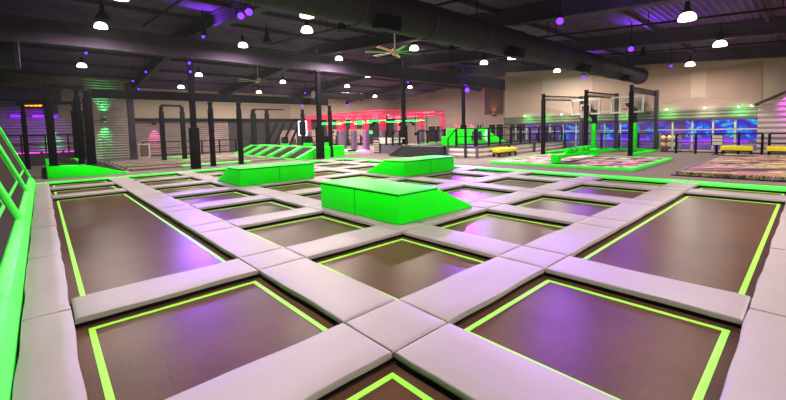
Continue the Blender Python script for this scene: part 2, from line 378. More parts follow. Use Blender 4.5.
# ------------------------------------------------------------------ trampoline court
G = 2.2
PX = [1.68 + G*i for i in range(5)]           # pad strips of constant x: PX..PX+.58
QY = [1.88 + G*j for j in range(7)]           # pad strips of constant y
W = .58
XH = [(.10, 1.68)] + [(PX[i]+W, PX[i+1]) for i in range(4)] + [(PX[4]+W, 12.05)]
YH = [(.30, 1.88)] + [(QY[j]+W, QY[j+1]) for j in range(6)] + [(QY[6]+W, 17.15)]
ZP0, ZP1 = .044, .091
REF = {}
def pad_mesh(L, Wd, seed, m='pad'):
    """soft pad lying along x: rounded section with a crowned top and slightly wandering edges"""
    rnd = random.Random(seed); n = max(3, int(L/.16)); t = ZP1-ZP0
    vs, fs = [], []
    prof = [(-.5, .0), (-.5, .75), (-.492, .93), (-.472, 1.), (-.2, 1.05), (.2, 1.05), (.472, 1.), (.492, .93), (.5, .75), (.5, 0)]
    k = len(prof); wob = [0, 0]; ws = [rnd.uniform(0, 6) for _ in range(4)]
    st = [0, .012/L*1.0, .035/L] + [i/n for i in range(1, n)] + [1-.035/L, 1-.012/L, 1]
    for s in st:
        x = -L/2 + L*s; e = min(s, 1-s)*L
        sh = .72 if e < 1e-6 else (.93 if e < .02 else 1.)
        a = .006*math.sin(ws[0]+x*3.1) + .004*math.sin(ws[1]+x*7.3); b = .006*math.sin(ws[2]+x*2.7) + .004*math.sin(ws[3]+x*8.1)
        if e < .04: a = b = 0
        for u, h in prof:
            y = u*Wd + (a if u < 0 else b)*(1 if abs(u) > .4 else .3)
            z = h*t*(sh if h > .3 else 1) + (.003*math.sin(ws[0]+x*5+u*4) if h > .9 else 0)
            vs.append((x*(1 if e > 1e-6 else 1-.004), y, z))
    R = len(st)
    for r in range(R-1):
        for i in range(k):
            fs.append((r*k+i, r*k+(i+1) % k, (r+1)*k+(i+1) % k, (r+1)*k+i))
    fs += [tuple(range(k)), tuple((R-1)*k+i for i in range(k))]
    o = MB(); o.add(vs, fs); return o.mesh('pad', m, smooth=True)
PM = {}
NP = [0]
def pad(x0, x1, y0, y1, label, group, m='pad', name='pad', z=ZP0, cat='pad'):
    lx, ly = x1-x0, y1-y0
    alongx = lx >= ly
    L, Wd = (lx, ly) if alongx else (ly, lx)
    NP[0] += 1
    key = (round(L, 2), round(Wd, 2), m, NP[0] % 3)
    if key not in PM: PM[key] = pad_mesh(L-.008, Wd-.006, NP[0], m)
    o = bpy.data.objects.new(name, PM[key]); COL.objects.link(o)
    o.location = ((x0+x1)/2, (y0+y1)/2, z); o.rotation_euler = (0, 0, 0 if alongx else PI/2)
    return props(o, label, cat, group)
cn = lambda i: ORD[i]+' column'
rn = lambda j: ORD[j]+' row'
# strips of constant x (P): one pad beside every bed
for i, x in enumerate(PX):
    for j, (y0, y1) in enumerate(YH):
        pad(x, x+W, y0, y1, 'grey pad between %s and %s bed columns from slanted wall, %s from open side' % (ORD[i], ORD[i+1], rn(j)), 'grey court pads')
    for j, y in enumerate(QY):
        pad(x, x+W, y, y+W, 'square grey crossing pad, %s from slanted wall, %s from open side' % (ORD[i], ORD[j]), 'square crossing pads')
LONGL = (2, 5); LONGR = (2, 4)
for j, y in enumerate(QY):
    for i, (x0, x1) in enumerate(XH):
        if i == 0 and LONGL[0] <= j < LONGL[1]: continue
        pad(x0, x1, y, y+W, 'grey pad between %s and %s bed rows from open side, %s from slanted wall' % (ORD[j], ORD[j+1], cn(i)), 'grey court pads')
# for the long bed along the near border the strips P2+1.. are not laid: remove them
for o in [o for o in COL.objects if o.get('group') == 'grey court pads' and o.rotation_euler.z > 1 and abs(o.location.y-1.09) < .05 and PX[1]+1 < o.location.x < PX[4]-.2]:
    bpy.data.objects.remove(o)
# border strips
yb = [-1.2, .34] + [q+.29 for q in QY] + [17.15]
for k in range(len(yb)-1):
    pad(-.225, .10, yb[k], yb[k+1], 'grey border pad along the foot of the slanted green wall, %s from the front' % ORD[k], 'border pads by the slanted wall')
xb = [.1] + [p+.29 for p in PX] + [12.05]
for k in range(len(xb)-1):
    pad(xb[k], xb[k+1], -.4, .30, 'wide grey border pad at the open side of the court, %s from the slanted wall' % ORD[k], 'border pads on the open side')
for k in range(len(xb)-1):
    pad(xb[k] if k else -.27, xb[k+1], 17.15, 17.5, 'lime green court edge pad before the netted side, %s from the slanted wall' % ORD[k], 'lime edge pads', 'greenlite', 'edge_pad')
yb2 = [-1.2] + [.3] + [q+.29 for q in QY] + [17.5]
for k in range(len(yb2)-1):
    pad(12.05, 12.6, yb2[k], yb2[k+1], 'lime green edge pad beside the carpet walkway, %s from the open side' % ORD[k], 'lime edge pads', 'greenlite', 'edge_pad')

def border(x0, x1, y0, y1, w=.043, z=.004):
    return MB().box(x0,x1,y0,y0+w,0,z).box(x0,x1,y1-w,y1,0,z).box(x0,x0+w,y0+w,y1-w,0,z).box(x1-w,x1,y0+w,y1-w,0,z)
def frame_ring(x0, x1, y0, y1, o=.22):
    z0, z1 = -.02, ZP0
    return MB().box(x0-o,x1+o,y0-o,y0-.03,z0,z1).box(x0-o,x1+o,y1+.03,y1+o,z0,z1).box(x0-o,x0-.03,y0-.03,y1+.03,z0,z1).box(x1+.03,x1+o,y0-.03,y1+.03,z0,z1)
TP = {}
def trampoline(x0, x1, y0, y1, label, group):
    c = ((x0+x1)/2, (y0+y1)/2, -.02); key = (round(x1-x0, 2), round(y1-y0, 2))
    if key in TP: return dup(TP[key], c, label, group)
    t = thing('trampoline', label, 'trampoline', c, group)
    part('bed', MB().box(x0-.03, x1+.03, y0-.03, y1+.03, -.012, 0), 'bed', t)
    part('border_line', border(x0+.085, x1-.07, y0+.07, y1-.065), 'line', t, 'yellow-green border line')
    part('frame', frame_ring(x0, x1, y0, y1), 'steel', t)
    TP[key] = t
    return t
skip = {(2, 2), (2, 5), (4, 4)}
special = {(0, 0): 'square black trampoline cut off by the bottom edge of the picture', (1, 1): 'square black trampoline in the middle front, right before the large green wedge box'}
for i in range(6):
    for j in range(8):
        if (i, j) in skip: continue
        (x0, x1), (y0, y1) = XH[i], YH[j]
        if i == 0 and 2 <= j <= 5:
            if j == 2: trampoline(x0, x1, YH[2][0], YH[5][1], 'long black runway trampoline beside the slanted green wall', 'long trampolines')
            continue
        if j == 0 and 2 <= i <= 4:
            if i == 2: trampoline(XH[2][0], XH[4][1], y0, y1, 'long black runway trampoline along the open side of the court', 'long trampolines')
            continue
        trampoline(x0, x1, y0, y1, special.get((i, j), 'black trampoline with lime line, %s from slanted wall, %s from open side' % (cn(i), rn(j))), 'square trampolines')

# green wedge boxes -------------------------------------------------------
def wedge(label, prof, axis, a0, a1, top):
    """prof: list of (s, z) along the sloping axis; extruded a0..a1 along the other one"""
    zb, zt = .096, .6
    pts = lambda s, a, z: (s, a, z) if axis == 'x' else (a, s, z)
    ext = (0, a1-a0, 0) if axis == 'x' else (a1-a0, 0, 0)
    s0, s1, s2 = prof
    body = MB().prism([pts(s0, a0, zb), pts(s2, a0, zb), pts(s2-.02*(1 if s2 > s0 else -1), a0, zb+.03), pts(s1, a0, zt-.03), pts(s0, a0, zt-.03)], ext)
    c = body.centre(); t = thing('wedge_box', label, 'ramp box', c, 'green wedge boxes')
    b = part('body', body, 'green', t, bevel=.015, smooth=True)
    lo, hi = min(s0, s1), max(s0, s1)
    cap = MB().box(lo, hi, a0-.015, a1+.015, zt-.028, zt+.005) if axis == 'x' else MB().box(a0-.015, a1+.015, lo, hi, zt-.028, zt+.005)
    part('top_pad', cap, 'greenlite', t, 'paler lime top pad', bevel=.012, smooth=True)
    g = .004
    lid_shadow = MB().box(min(s0, s1)-g, max(s0, s1), a0-g, a1+g, zt-.042, zt-.029) if axis == 'x' else MB().box(a0-g, a1+g, min(s0, s1)-g, max(s0, s1), zt-.042, zt-.029)
    part('lid_shadow_strip', lid_shadow, 'black', t)  # black strip stands in for the shadow under the lid
    mid = a0+(a1-a0)*.5
    sd = -.004 if s1 > s0 else .004
    seam = MB().box(min(s0, s0+sd), max(s0, s0+sd), mid-.004, mid+.004, zb+.02, zt-.04) if axis == 'x' else MB().box(mid-.004, mid+.004, min(s0, s0+sd), max(s0, s0+sd), zb+.02, zt-.04)
    part('seam', seam, 'black', t)
    return t
wedge('large bright green wedge box in the middle of the court', (4.06, 5.0, 6.02), 'x', 4.35, 6.62, 0)
wedge('long green wedge box sloping toward the netted side, beyond the slim black posts line', (10.88, 11.85, 12.8), 'y', 4.06, 6.47, 0)
wedge('green wedge box farthest from the slanted wall, before the dark stairs', (8.76, 9.75, 10.72), 'y', 8.47, 11.0, 0)

# ------------------------------------------------------------------ slanted trampoline wall
SA = math.radians(70); SX0, SZ0, SL = -.36, .27, 2.6
def sl(s, y, n=0.):   # point on the slanted plane: s up the slope, n out toward the court
    return (SX0 - math.cos(SA)*s + math.sin(SA)*n, y, SZ0 + math.sin(SA)*s + math.cos(SA)*n)
def sbox(s0, s1, y0, y1, n0, n1):
    return MB().add([sl(s0,y0,n0),sl(s1,y0,n0),sl(s1,y1,n0),sl(s0,y1,n0),sl(s0,y0,n1),sl(s1,y0,n1),sl(s1,y1,n1),sl(s0,y1,n1)],
                    [(0,3,2,1),(4,5,6,7),(0,1,5,4),(1,2,6,5),(2,3,7,6),(3,0,4,7)])
YS = [-.03, 4.37, 8.77, 13.17, 17.5]
for k in range(4):
    y0, y1 = YS[k], YS[k+1]; ya = y0+.17 if k else y0-.17; yb_ = y1+.17 if k < 3 else y1
    t = thing('wall_trampoline', 'slanted wall trampoline with green frame, %s panel from the front' % ORD[k], 'trampoline', (-.6, (y0+y1)/2, -.02), 'slanted wall trampolines')
    part('bed', sbox(.05, SL-.1, max(y0+.1, ya), y1-.1, -.03, -.02), 'bedmatte', t)
    mb = sbox(.3, .36, y0+.42, y1-.42, -.02, -.012)
    for a in (sbox(SL-.36, SL-.3, y0+.42, y1-.42, -.02, -.012), sbox(.36, SL-.36, y0+.42, y0+.48, -.02, -.012), sbox(.36, SL-.36, y1-.48, y1-.42, -.02, -.012)): mb.add(a.v, a.f)
    part('border_line', mb, 'greenlite', t, 'pale green border line')
    part('side_pad', sbox(0, SL, y1-.17, yb_-.002, -.03, .05), 'greenlite', t, bevel=.03, smooth=True)
    if k == 0: part('side_pad', sbox(0, SL, ya+.002, y0+.17, -.03, .05), 'greenlite', t, bevel=.03, smooth=True)
    part('top_pad', sbox(SL-.12, SL+.14, ya+.002, yb_-.002, -.03, .06), 'greenlite', t, bevel=.03, smooth=True)
    mb = MB().prism([(-.235,ya+.002,-.02),(-.235,ya+.002,.15),(-.29,ya+.002,.27),(-.39,ya+.002,.31),(-.46,ya+.002,.2),(-.46,ya+.002,-.02)], (0,yb_-ya-.004,0))
    part('kick_pad', mb, 'greenlite', t, bevel=.02, smooth=True)
    mb = MB()
    for y in (y0+.6, (y0+y1)/2, y1-.6):
        mb.bar(sl(SL, y, -.05), (SX0-math.cos(SA)*SL-.25, y, -.02), .06, .06)
    part('support_strut', mb, 'steel', t)
struct('wall_mural', MB().box(XW+.02, XW+.05, 6, 33, 1.6, 4.6), 'leftmural', 'blue and green glowing mural on the dark side wall')

# ------------------------------------------------------------------ netted side: low court, frames, ramps
def post(name, x, y, h, w, label, group, m='black', zb=-.02):
    t = thing(name, label, 'post', (x, y, zb), group)
    part('pole', MB().box(x-w*.35, x+w*.35, y-w*.35, y+w*.35, zb, h), m, t)
    part('padding', MB().box(x-w/2, x+w/2, y-w/2, y+w/2, zb+.02, h-.25), m, t, bevel=.03, smooth=True)
    part('foot_plate', MB().box(x-w*.7, x+w*.7, y-w*.7, y+w*.7, zb, zb+.02), 'steel', t)
    part('top_cap', MB().box(x-w*.45, x+w*.45, y-w*.45, y+w*.45, h, h+.06), 'steel', t)
    return t
def trussbar(name, p, q, d, label, group, m='black', n=10):
    """ladder truss: two chords and zigzag web"""
    p, q = Vector(p), Vector(q); t = thing(name, label, 'beam', (p+q)/2, group); dn = Vector((0,0,-d))
    part('top_chord', MB().cyl(p, q, .035, 8), m, t); part('bottom_chord', MB().cyl(p+dn, q+dn, .035, 8), m, t)
    mb = MB()
    for i in range(n):
        a, b = p.lerp(q, i/n), p.lerp(q, (i+.5)/n); c = p.lerp(q, (i+1)/n)
        mb.cyl(a+dn, b, .018, 6); mb.cyl(b, c+dn, .018, 6)
    part('web', mb, m, t); return t
def net(pts, label, group):
    a, b = Vector(pts[1])-Vector(pts[0]), Vector(pts[-1])-Vector(pts[0])
    n = a.cross(b).normalized()*.012
    return single('safety_net', MB().prism(pts, n), 'net', label, 'net', group)
# black frame round the corner wedge ramp
cg = 'black frame posts'
FPZ = 3.5
post('frame_post', .3, 20.45, 3.5, .26, 'thick black padded post, outer front corner of the frame on the corner ramp', cg, zb=.475)
post('frame_post', 1.18, 20.45, 3.5, .2, 'thick black padded post, inner front corner of the frame on the corner ramp', cg, zb=.475)
post('frame_post', 1.5, 20.3, 3.45, .3, 'wide black padded post ending the long net beam beside the corner ramp', cg, zb=.44)
post('frame_post', 1.6, 28.5, 3.35, .5, 'broad dark padded post behind the framed corner ramp', cg)
post('frame_post', -.6, 27.5, 3.2, .2, 'dark post beyond the slanted wall in front of the purple lit steel', cg)
single('frame_beam', MB().bar((.15,20.45,3.64), (1.45,20.45,3.64), .2, .16), 'black', 'short black beam joining the two corner ramp posts', 'beam', cg, bevel=.02)
single('frame_beam', MB().bar((-.8,27.5,3.36), (1.8,28.55,3.56), .2, .16), 'black', 'dark beam over the posts behind the corner ramp', 'beam', cg, bevel=.02)
NB = trussbar('net_beam', (1.6,20.3,3.56), (13.2,20.3,3.56), .26, 'long black ladder beam carrying the net over the low court', 'net beams', n=36)
part('valance', MB().box(1.65, 13.2, 20.27, 20.33, 3.2, 3.55), 'black', NB)
for x, w, tx in ((6.3, .22, 'first slim black post past the tall violet column'), (7.7, .22, 'second slim black post past the tall violet column'), (13.3, .2, 'slim black post past the column at the striped ramp')):
    post('net_post', x, 20.3, 3.12, w, tx, 'net posts')
net([(1.9,20.42,.3),(6.2,20.42,.3),(6.2,20.42,3.2),(1.9,20.42,3.2)], 'black see-through net from corner ramp to first slim post', 'safety nets')
net([(7.85,20.42,.3),(10.7,20.42,.3),(10.7,20.42,3.15),(7.85,20.42,3.15)], 'black see-through net between second slim post and striped ramp', 'safety nets')
for x, y, h, w, tx in ((5.75, 28.1, 3.35, .26, 'dark post at the far end of the low court, nearer the steel wall'), (6.95, 28.1, 3.35, .26, 'dark post at the far end of the low court, beside the violet column'), (12.75, 30.6, 3.4, .36, 'dark post behind the striped ramp, nearer the net posts'), (13.9, 30.6, 3.4, .3, 'dark post behind the striped ramp, nearer the LED outline'), (15.4, 27.4, 3.3, .26, 'dark post beside the white LED outline')):
    post('far_post', x, y, h, w, tx, 'far posts')
single('frame_beam', MB().bar((5.75,28.1,3.48), (6.95,28.1,3.48), .14, .12), 'black', 'short dark beam linking two far court posts', 'beam', cg)
single('frame_beam', MB().bar((12.75,30.6,3.52), (15.4,30.6,3.52), .12, .1), 'black', 'thin dark beam linking the posts behind the striped ramp', 'beam', cg)
single('roof_column_far', MB().box(4.4, 4.75, 31.0, 31.4, -.02, zc(31)-.6), 'girder', 'tapered grey column where steel wall meets beige wall', 'column')
single('ledge_beam', MB().box(4.95, XF-.4, YF-.75, YF-.42, 2.72, 2.95), 'black', 'dark ledge running along the far wall', 'ledge')
# low court: beds with pale pads between
ly = [19, 20.7, 22.2, 23.7, 25.2, 26.7, 28.3, 29.9]
for k in range(1, len(ly)-1):
    for c, (x0, x1) in enumerate(((2.95, 6.1), (6.4, 10.6))):
        if k == 0: continue
        t = thing('trampoline', 'low trampoline beyond the net beam, %s from the court edge, %s' % (ORD[k-1], 'beside the corner ramp' if c == 0 else 'beside the striped ramp'), 'trampoline', ((x0+x1)/2, ly[k]+.8, -.02), 'low court trampolines')
        part('bed', MB().box(x0, x1, ly[k]+.34, ly[k+1]-.36, -.02, -.004), 'bedmatte', t)
        part('border_line', border(x0+.15, x1-.15, ly[k]+.4, ly[k+1]-.42, .05, .004), 'line' if (k+c) % 3 == 0 else 'walldim', t)
    if k > 1: pad(2.95, 10.6, ly[k]-.0, ly[k]+.3, 'pale beige pad across the low netted court, %s from the court edge' % ORD[k-1], 'low court pads', 'walldim', z=-.018)
for x0, x1, y0, y1, tx in ((6.0, 7.9, 30.3, 30.9, 'by the far court posts'), (5.1, 8.6, 21.15, 21.75, 'behind the first slim net posts'), (6.2, 7.2, 25.65, 26.2, 'midway down the low court')):
    pad(x0, x1, y0, y1, 'bright lime pad lying on the low court ' + tx, 'lime court mats', 'greenlite', 'floor_pad', z=.002)
# corner wedge ramp
t = thing('corner_ramp', 'bright green framed ramp in the corner beyond the court, under the black frame', 'ramp', (1.2, 21, -.02))
part('body', MB().prism([(.08,20.05,-.02),(2.8,20.05,-.02),(1.4,20.05,.42),(.08,20.05,.47)], (0,8.,0)), 'green', t, bevel=.02, smooth=True)
part('ramp_mat', MB().prism([(1.4,20.35,.405),(2.65,20.35,.035),(2.65,27.8,.035),(1.4,27.8,.405)], (.012,0,.03)), 'bedmatte', t)
for k in range(5):
    part('black_strip', MB().box(.25, 1.2, 21.0+1.4*k, 21.6+1.4*k, .46, .485), 'bedmatte', t)
# striped ramp
t = thing('striped_ramp', 'green and black striped sloping trampoline ramp beyond the net posts', 'ramp', (12, 25, -.02))
RY0, RY1 = 20.05, 30.0
part('body', MB().prism([(10.9,RY0,-.02),(13.1,RY0,-.02),(13.1,RY0,.62),(12.3,RY0,.62)], (0,RY1-RY0,0)), 'green', t, bevel=.02, smooth=True)
for k in range(5):
    y0 = RY0+.25+k*1.95
    part('bed', MB().prism([(11.02,y0+.12,.038),(12.22,y0+.12,.592),(12.22,y0+1.45,.592),(11.02,y0+1.45,.038)], (-.012,0,.028)), 'bedmatte', t)
for k in range(6):
    y0 = RY0+.0+k*1.95
    part('divider_pad', MB().prism([(10.86,y0,.0),(12.3,y0,.635),(12.3,y0+.34,.635),(10.86,y0+.34,.0)], (-.03,0,.06)), 'greenlite', t, bevel=.012)
part('top_ledge', MB().box(12.3, 13.1, RY0, RY1, .62, .66), 'greenlite', t)
single('padded_block', MB().box(13.5, 14.3, 20.25, 21.6, -.02, .66), 'green', 'bright green padded block behind the column at the striped ramp', 'block', bevel=.03)
for x, y, w, tx in ((15.1, 26.2, .5, 'below the white LED outline'), (13.6, 27.0, .4, 'at the foot of the far net post'), (16.3, 25.6, .5, 'beside the pink rig')):
    t = thing('padded_stand', 'black stand with bright green padded foot ' + tx, 'stand', (x, y, -.02), 'padded stands')
    part('foot_pad', MB().box(x-w/2, x+w/2, y-w/2, y+w/2, -.02, .75), 'green', t, bevel=.03)
    part('box_top', MB().box(x-w/2, x+w/2, y-w/2, y+w/2, .75, 1.25), 'black', t, bevel=.03)
# white LED outline frame
x, y = 16.55, 29.5
mb = MB()
for a, b in (((-.33,1.3),(.33,1.3)), ((.33,1.3),(.33,2.5)), ((.33,2.5),(-.33,2.5)), ((-.33,2.5),(-.33,1.3))):
    mb.bar((x+a[0]*.74, y-a[0]*.67, a[1]), (x+b[0]*.74, y-b[0]*.67, b[1]), .07, .07, (.67,.74,0))
t = thing('light_outline', 'white glowing rectangular LED outline on black panel behind the striped ramp', 'light', (x, y, -.02))
part('light_tube', mb, 'screen', t)
part('panel', MB().bar((x-.22,y+.24,1.9), (x+.26,y-.2,1.9), .06, 1.26), 'black', t)
part('stand', MB().bar((x+.03,y+.04,-.02), (x+.03,y+.04,1.3), .2, .2), 'black', t)
# diagonal struts of climbing frame behind
for k in range(4):
    x0 = 14.3+k*.75
    single('brace', MB().bar((x0,32.4,-.02), (x0+1.3,32.4,2.4), .16, .16), 'black', 'diagonal dark brace against the far wall, %s from the steel wall' % ORD[k], 'brace', 'wall braces')
# left corner clutter on the steel wall
t = thing('vent_duct', 'large dark boxed duct on the steel wall above the purple lights', 'duct', (-.6, 32, 3.4))
part('casing', MB().box(-2.1, 1.1, 31.6, 32.98, 3.85, 4.6), 'girder', t, bevel=.03); part('drop', MB().box(.2, .9, 31.7, 32.98, 3.1, 3.85), 'girder', t, bevel=.03)
t = thing('orange_sign', 'small amber glowing sign high on the corner steel wall', 'sign', (-.25, 31.4, 3.5))
part('casing', MB().box(-.65, .2, 31.4, 31.5, 3.35, 3.8), 'black', t)
mb = MB()
for k in range(4):
    mb.lathe([(.09,0),(.12,.02),(.09,.04)], (-.5+.19*k, 31.37, 3.58), 10, 'Y')
part('light_bulb', mb, 'orangeled', t)
part('bracket', MB().box(-.3, -.15, 31.5, 33, 3.5, 3.6), 'black', t)
for x0, x1, y, z, tx in ((.05, .85, 30.5, .70, 'beside the broad padded post'), (1.0, 1.75, 30.5, .70, 'behind the broad padded post'), (-1.1, -.1, 30.5, .70, 'at the slanted wall end')):
    single('led_strip', MB().box(x0, x1, y, y+.08, z, z+.07), 'pinkled', 'thin magenta light strip on a dark deck ' + tx, 'strip light', 'deck strip lights')
t = thing('dark_deck', 'dark steel deck with railing in the corner past the slanted wall', 'platform', (.2, 31, -.02))
part('deck', MB().box(-2, 2.4, 30.3, 33, -.02, .7), 'darkwall', t)
for k in range(5):
    part('post', MB().box(-1.9+k*1.02, -1.83+k*1.02, 30.32, 30.39, .7, 1.75), 'steel', t)
part('rail', MB().box(-1.9, 2.3, 30.32, 30.39, 1.7, 1.77).box(-1.9, 2.3, 30.32, 30.39, 1.2, 1.25), 'steel', t)
for k, (x, w) in enumerate(((-1.3, .5), (-.3, .5), (.55, .3))):
    single('wall_lamp_bar', MB().box(x, x+w, 32.85, 32.97, 2.9, 3.0), 'violetled', 'purple light bar fixed to the corner steel wall, %s from the slanted wall' % ORD[k], 'light bar', 'purple wall bars')
# railings by the far wall
def railing(name, p, q, h, label, n=6, z=-.02, m='steel', group=None, mesh=False, mid=True):
    p, q = Vector((p[0], p[1], z)), Vector((q[0], q[1], z)); t = thing(name, label, 'railing', (p+q)/2, group)
    hz = Vector((0,0,h))
    part('top_rail', MB().bar(p+hz, q+hz, .07, .06), m, t)
    part('bottom_rail', MB().bar(p+Vector((0,0,.1)), q+Vector((0,0,.1)), .05, .05), m, t)
    if mid: part('middle_rail', MB().bar(p+hz*.55, q+hz*.55, .04, .04), m, t)
    for i in range(n+1):
        c = p.lerp(q, i/n); part('post', MB().bar(c, c+hz, .1, .1), m, t)
    if mesh: part('mesh_panel', MB().bar(p+hz*.53, q+hz*.53, .012, h*.82), 'net', t)
    return t
railing('railing', (5.5,33.4), (15,33.4), 1.1, 'dark railing in front of the far wall beyond the low court', 7)
# poster stand near the recess
t = thing('notice_board', 'small pale framed board leaning by the far railing', 'board', (5.3, 32.6, -.02))
part('frame', MB().box(5.1, 5.8, 32.6, 32.66, -.02, 1.0), 'mull', t); part('sheet', MB().box(5.18, 5.72, 32.58, 32.6, .08, .92), 'brown', t)
# wall sconces
for x, y, z, col, mt, tx in ((3.3, 32.9, 2.75, (.05, 1, .25), 'greenled', 'green up-and-down wall lamp on the steel wall past the corner ramp'), (.55, 32.9, 2.55, (.05, 1, .3), 'greenled', 'green up-and-down wall lamp in the dark corner'), (6.8, 35.8, 2.55, (1, .08, .5), 'pinkled', 'magenta lamp on the recessed steel wall, nearer the grey column'), (11.2, 35.8, 2.5, (1, .08, .5), 'pinkled', 'magenta lamp on the recessed steel wall, behind the slim black posts')):
    t = thing('wall_lamp', tx, 'lamp', (x, y, z), 'coloured wall lamps')
    part('body', MB().box(x-.09, x+.09, y-.14, y+.1, z-.14, z+.14), 'black', t)
    part('lens', MB().box(x-.06, x+.06, y-.12, y-.02, z+.14, z+.155).box(x-.06, x+.06, y-.12, y-.02, z-.155, z-.14), mt, t)
    spot('lamp_light', (x, y-.25, z+.2), (x, y+.12, z+1.3), 130, col, 60, .7, .03, t)
    spot('lamp_light', (x, y-.25, z-.2), (x, y+.12, z-1.3), 130, col, 60, .7, .03, t)

# ------------------------------------------------------------------ obstacle rig with pink trusses
rx0, rx1, ry0, ry1, rz = 18.75, 25.8, 21.6, 32.6, 2.93
t = thing('obstacle_rig', 'LED-lit pink truss obstacle rig standing on mauve padded legs', 'obstacle rig', ((rx0+rx1)/2, (ry0+ry1)/2, -.02))
def box_truss(p, q, s, n):
    p, q = Vector(p), Vector(q); d = (q-p).normalized(); u = Vector((0,0,1)) if abs(d.z) < .5 else Vector((1,0,0))
    a = d.cross(u).normalized()*s/2; b = a.cross(d).normalized()*s/2; mb = MB()
    cs = [a+b, a-b, -a-b, -a+b]
    for c in cs: mb.cyl(p+c, q+c, .035, 6)
    for i in range(n):
        for k in range(4):
            c, e = cs[k], cs[(k+1) % 4]
            m0, m1 = p.lerp(q, i/n), p.lerp(q, (i+1)/n)
            mb.cyl(m0+c, m1+e, .02, 5); mb.cyl(m1+c, m1+e, .02, 5)
    return mb
legs = [(rx0, y) for y in (21.6, 23.6, 25.2, 26.7, 28.7, 32.3)] + [(x, ry0) for x in (22.9, 25.6)] + [(x, 32.3) for x in (22.2, 25.6)] + [(25.6, 27)]
for x, y in legs:
    l = part('leg', MB().box(x-.2, x+.2, y-.2, y+.2, -.02, 1.6), 'purplepad', t, bevel=.04)
    part('upper_truss', box_truss((x,y,1.6), (x,y,rz-.15), .3, 4), 'pinkt', l)
for p, q, n in (((rx0,ry0-.2,rz),(rx0,32.5,rz),22), ((rx0-.2,ry0,rz),(25.8,ry0,rz),14), ((25.6,ry0,rz),(25.6,32.5,rz),20), ((rx0,32.3,rz),(25.8,32.3,rz),14)):
    part('top_truss', box_truss(p, q, .3, n), 'pinkt', t)
for k, (p, q) in enumerate((((19.6,22.2,2.35),(19.6,32,2.35)), ((20,32.0,2.3),(25,32.0,2.3)), ((23.9,22.2,2.35),(23.9,31,2.35)))):
    part('green_light_rail', MB().cyl(p, q, .05, 8), 'greenled', t)
for k, (x, y, z0) in enumerate([(20.2,22.8,1.5),(20.9,23.5,1.2),(21.4,22.4,1.4),(21.2,26,1.3),(23.2,22.5,1.1),(24.1,22.6,1.3),(24.8,22.7,1.2),(20.4,29,1.3),(20.3,30.6,1.4),(23.5,25.6,1.2)]):
    o = thing('hanging_hold', 'rope hold dangling inside the pink rig, %s of ten from the desk corner' % ORD[k], 'hanging rope', (x, y, z0), 'hanging holds in the rig')
    part('rope', MB().cyl((x,y,z0+.2), (x,y,rz-.1), .025, 6), 'black', o)
    part('grip', MB().lathe([(.03,.28),(.12,.2),(.15,.08),(.09,0)], (x,y,z0), 10), 'greenled' if k in (3, 5) else 'black', o)
for k, (x, y, z) in enumerate(((20.6,24.2,1.95),(20.6,28.4,1.9),(24.2,24.6,1.95))):
    mb = MB()
    for i in range(8):
        a, b = PI*i/8, PI*(i+1)/8
        mb.cyl((x, y-.9*math.cos(a), z+.4*math.sin(a)), (x, y-.9*math.cos(b), z+.4*math.sin(b)), .12, 8)
    mb.cyl((x,y,z+.4),(x,y,rz-.1),.03,6)
    single('arch_obstacle', mb, 'black', 'dark arched obstacle hung inside the pink rig, %s from the desk' % ORD[k], 'obstacle', 'arched obstacles')
for k in range(9):
    y = 22.6+k*1.12
    single('landing_mat', MB().box(17.7, 18.3, y, y+.95, -.02, .12), 'white' if k % 2 == 0 else 'black', '%s landing mat before the pink rig, %s from the desk' % ('white' if k % 2 == 0 else 'black', ORD[k]), 'mat', 'landing mats at the rig', bevel=.02)
spot('stage_light', (17.6, 24, 4.2), (17.2, 23.4, 0), 4500, (1, .08, .85), 60, .8, .1)
spot('stage_light', (22, 26, 3.0), (22, 26, 0), 150, (1, .1, .5), 120, .8, .1)
single('floor_pad', MB().box(14.2, 17.2, 22.6, 23.2, -.02, .05), 'green', 'low green edge mat on the floor before the pink rig', 'mat', bevel=.02)
railing('railing', (19.3,33.2), (25.6,33.2), 1.15, 'dark railing beyond the pink rig', 6)
# cafe wall bits behind the rig
for k, (x0, x1) in enumerate(((17.6, 19.4), (20.1, 22.2), (23.2, 25.0), (26, 28.5))):
    struct('window_%d' % (20+k), MB().box(x0, x1, YF-.44, YF-.40, .2, 1.8), 'wall', 'pale lit opening in the dark far wall behind the pink rig')
for k, (x, y) in enumerate(((20.2, 34.2), (22.4, 34.4), (24.2, 34.3), (18.4, 34.4), (26.5, 33.8))):
    tt = thing('cafe_chair', 'dark cafe chair behind the pink rig, %s from the LED outline' % ORD[[1, 2, 3, 0, 4][k]], 'chair', (x, y, -.02), 'cafe chairs')
    part('seat', MB().box(x-.22, x+.22, y-.22, y+.22, .42, .48), 'brown', tt); part('backrest', MB().box(x-.22, x+.22, y+.18, y+.22, .48, .95), 'brown', tt)
    for sx in (-.19, .19):
        for sy in (-.19, .19): part('leg', MB().box(x+sx-.02, x+sx+.02, y+sy-.02, y+sy+.02, -.02, .42), 'steel', tt)

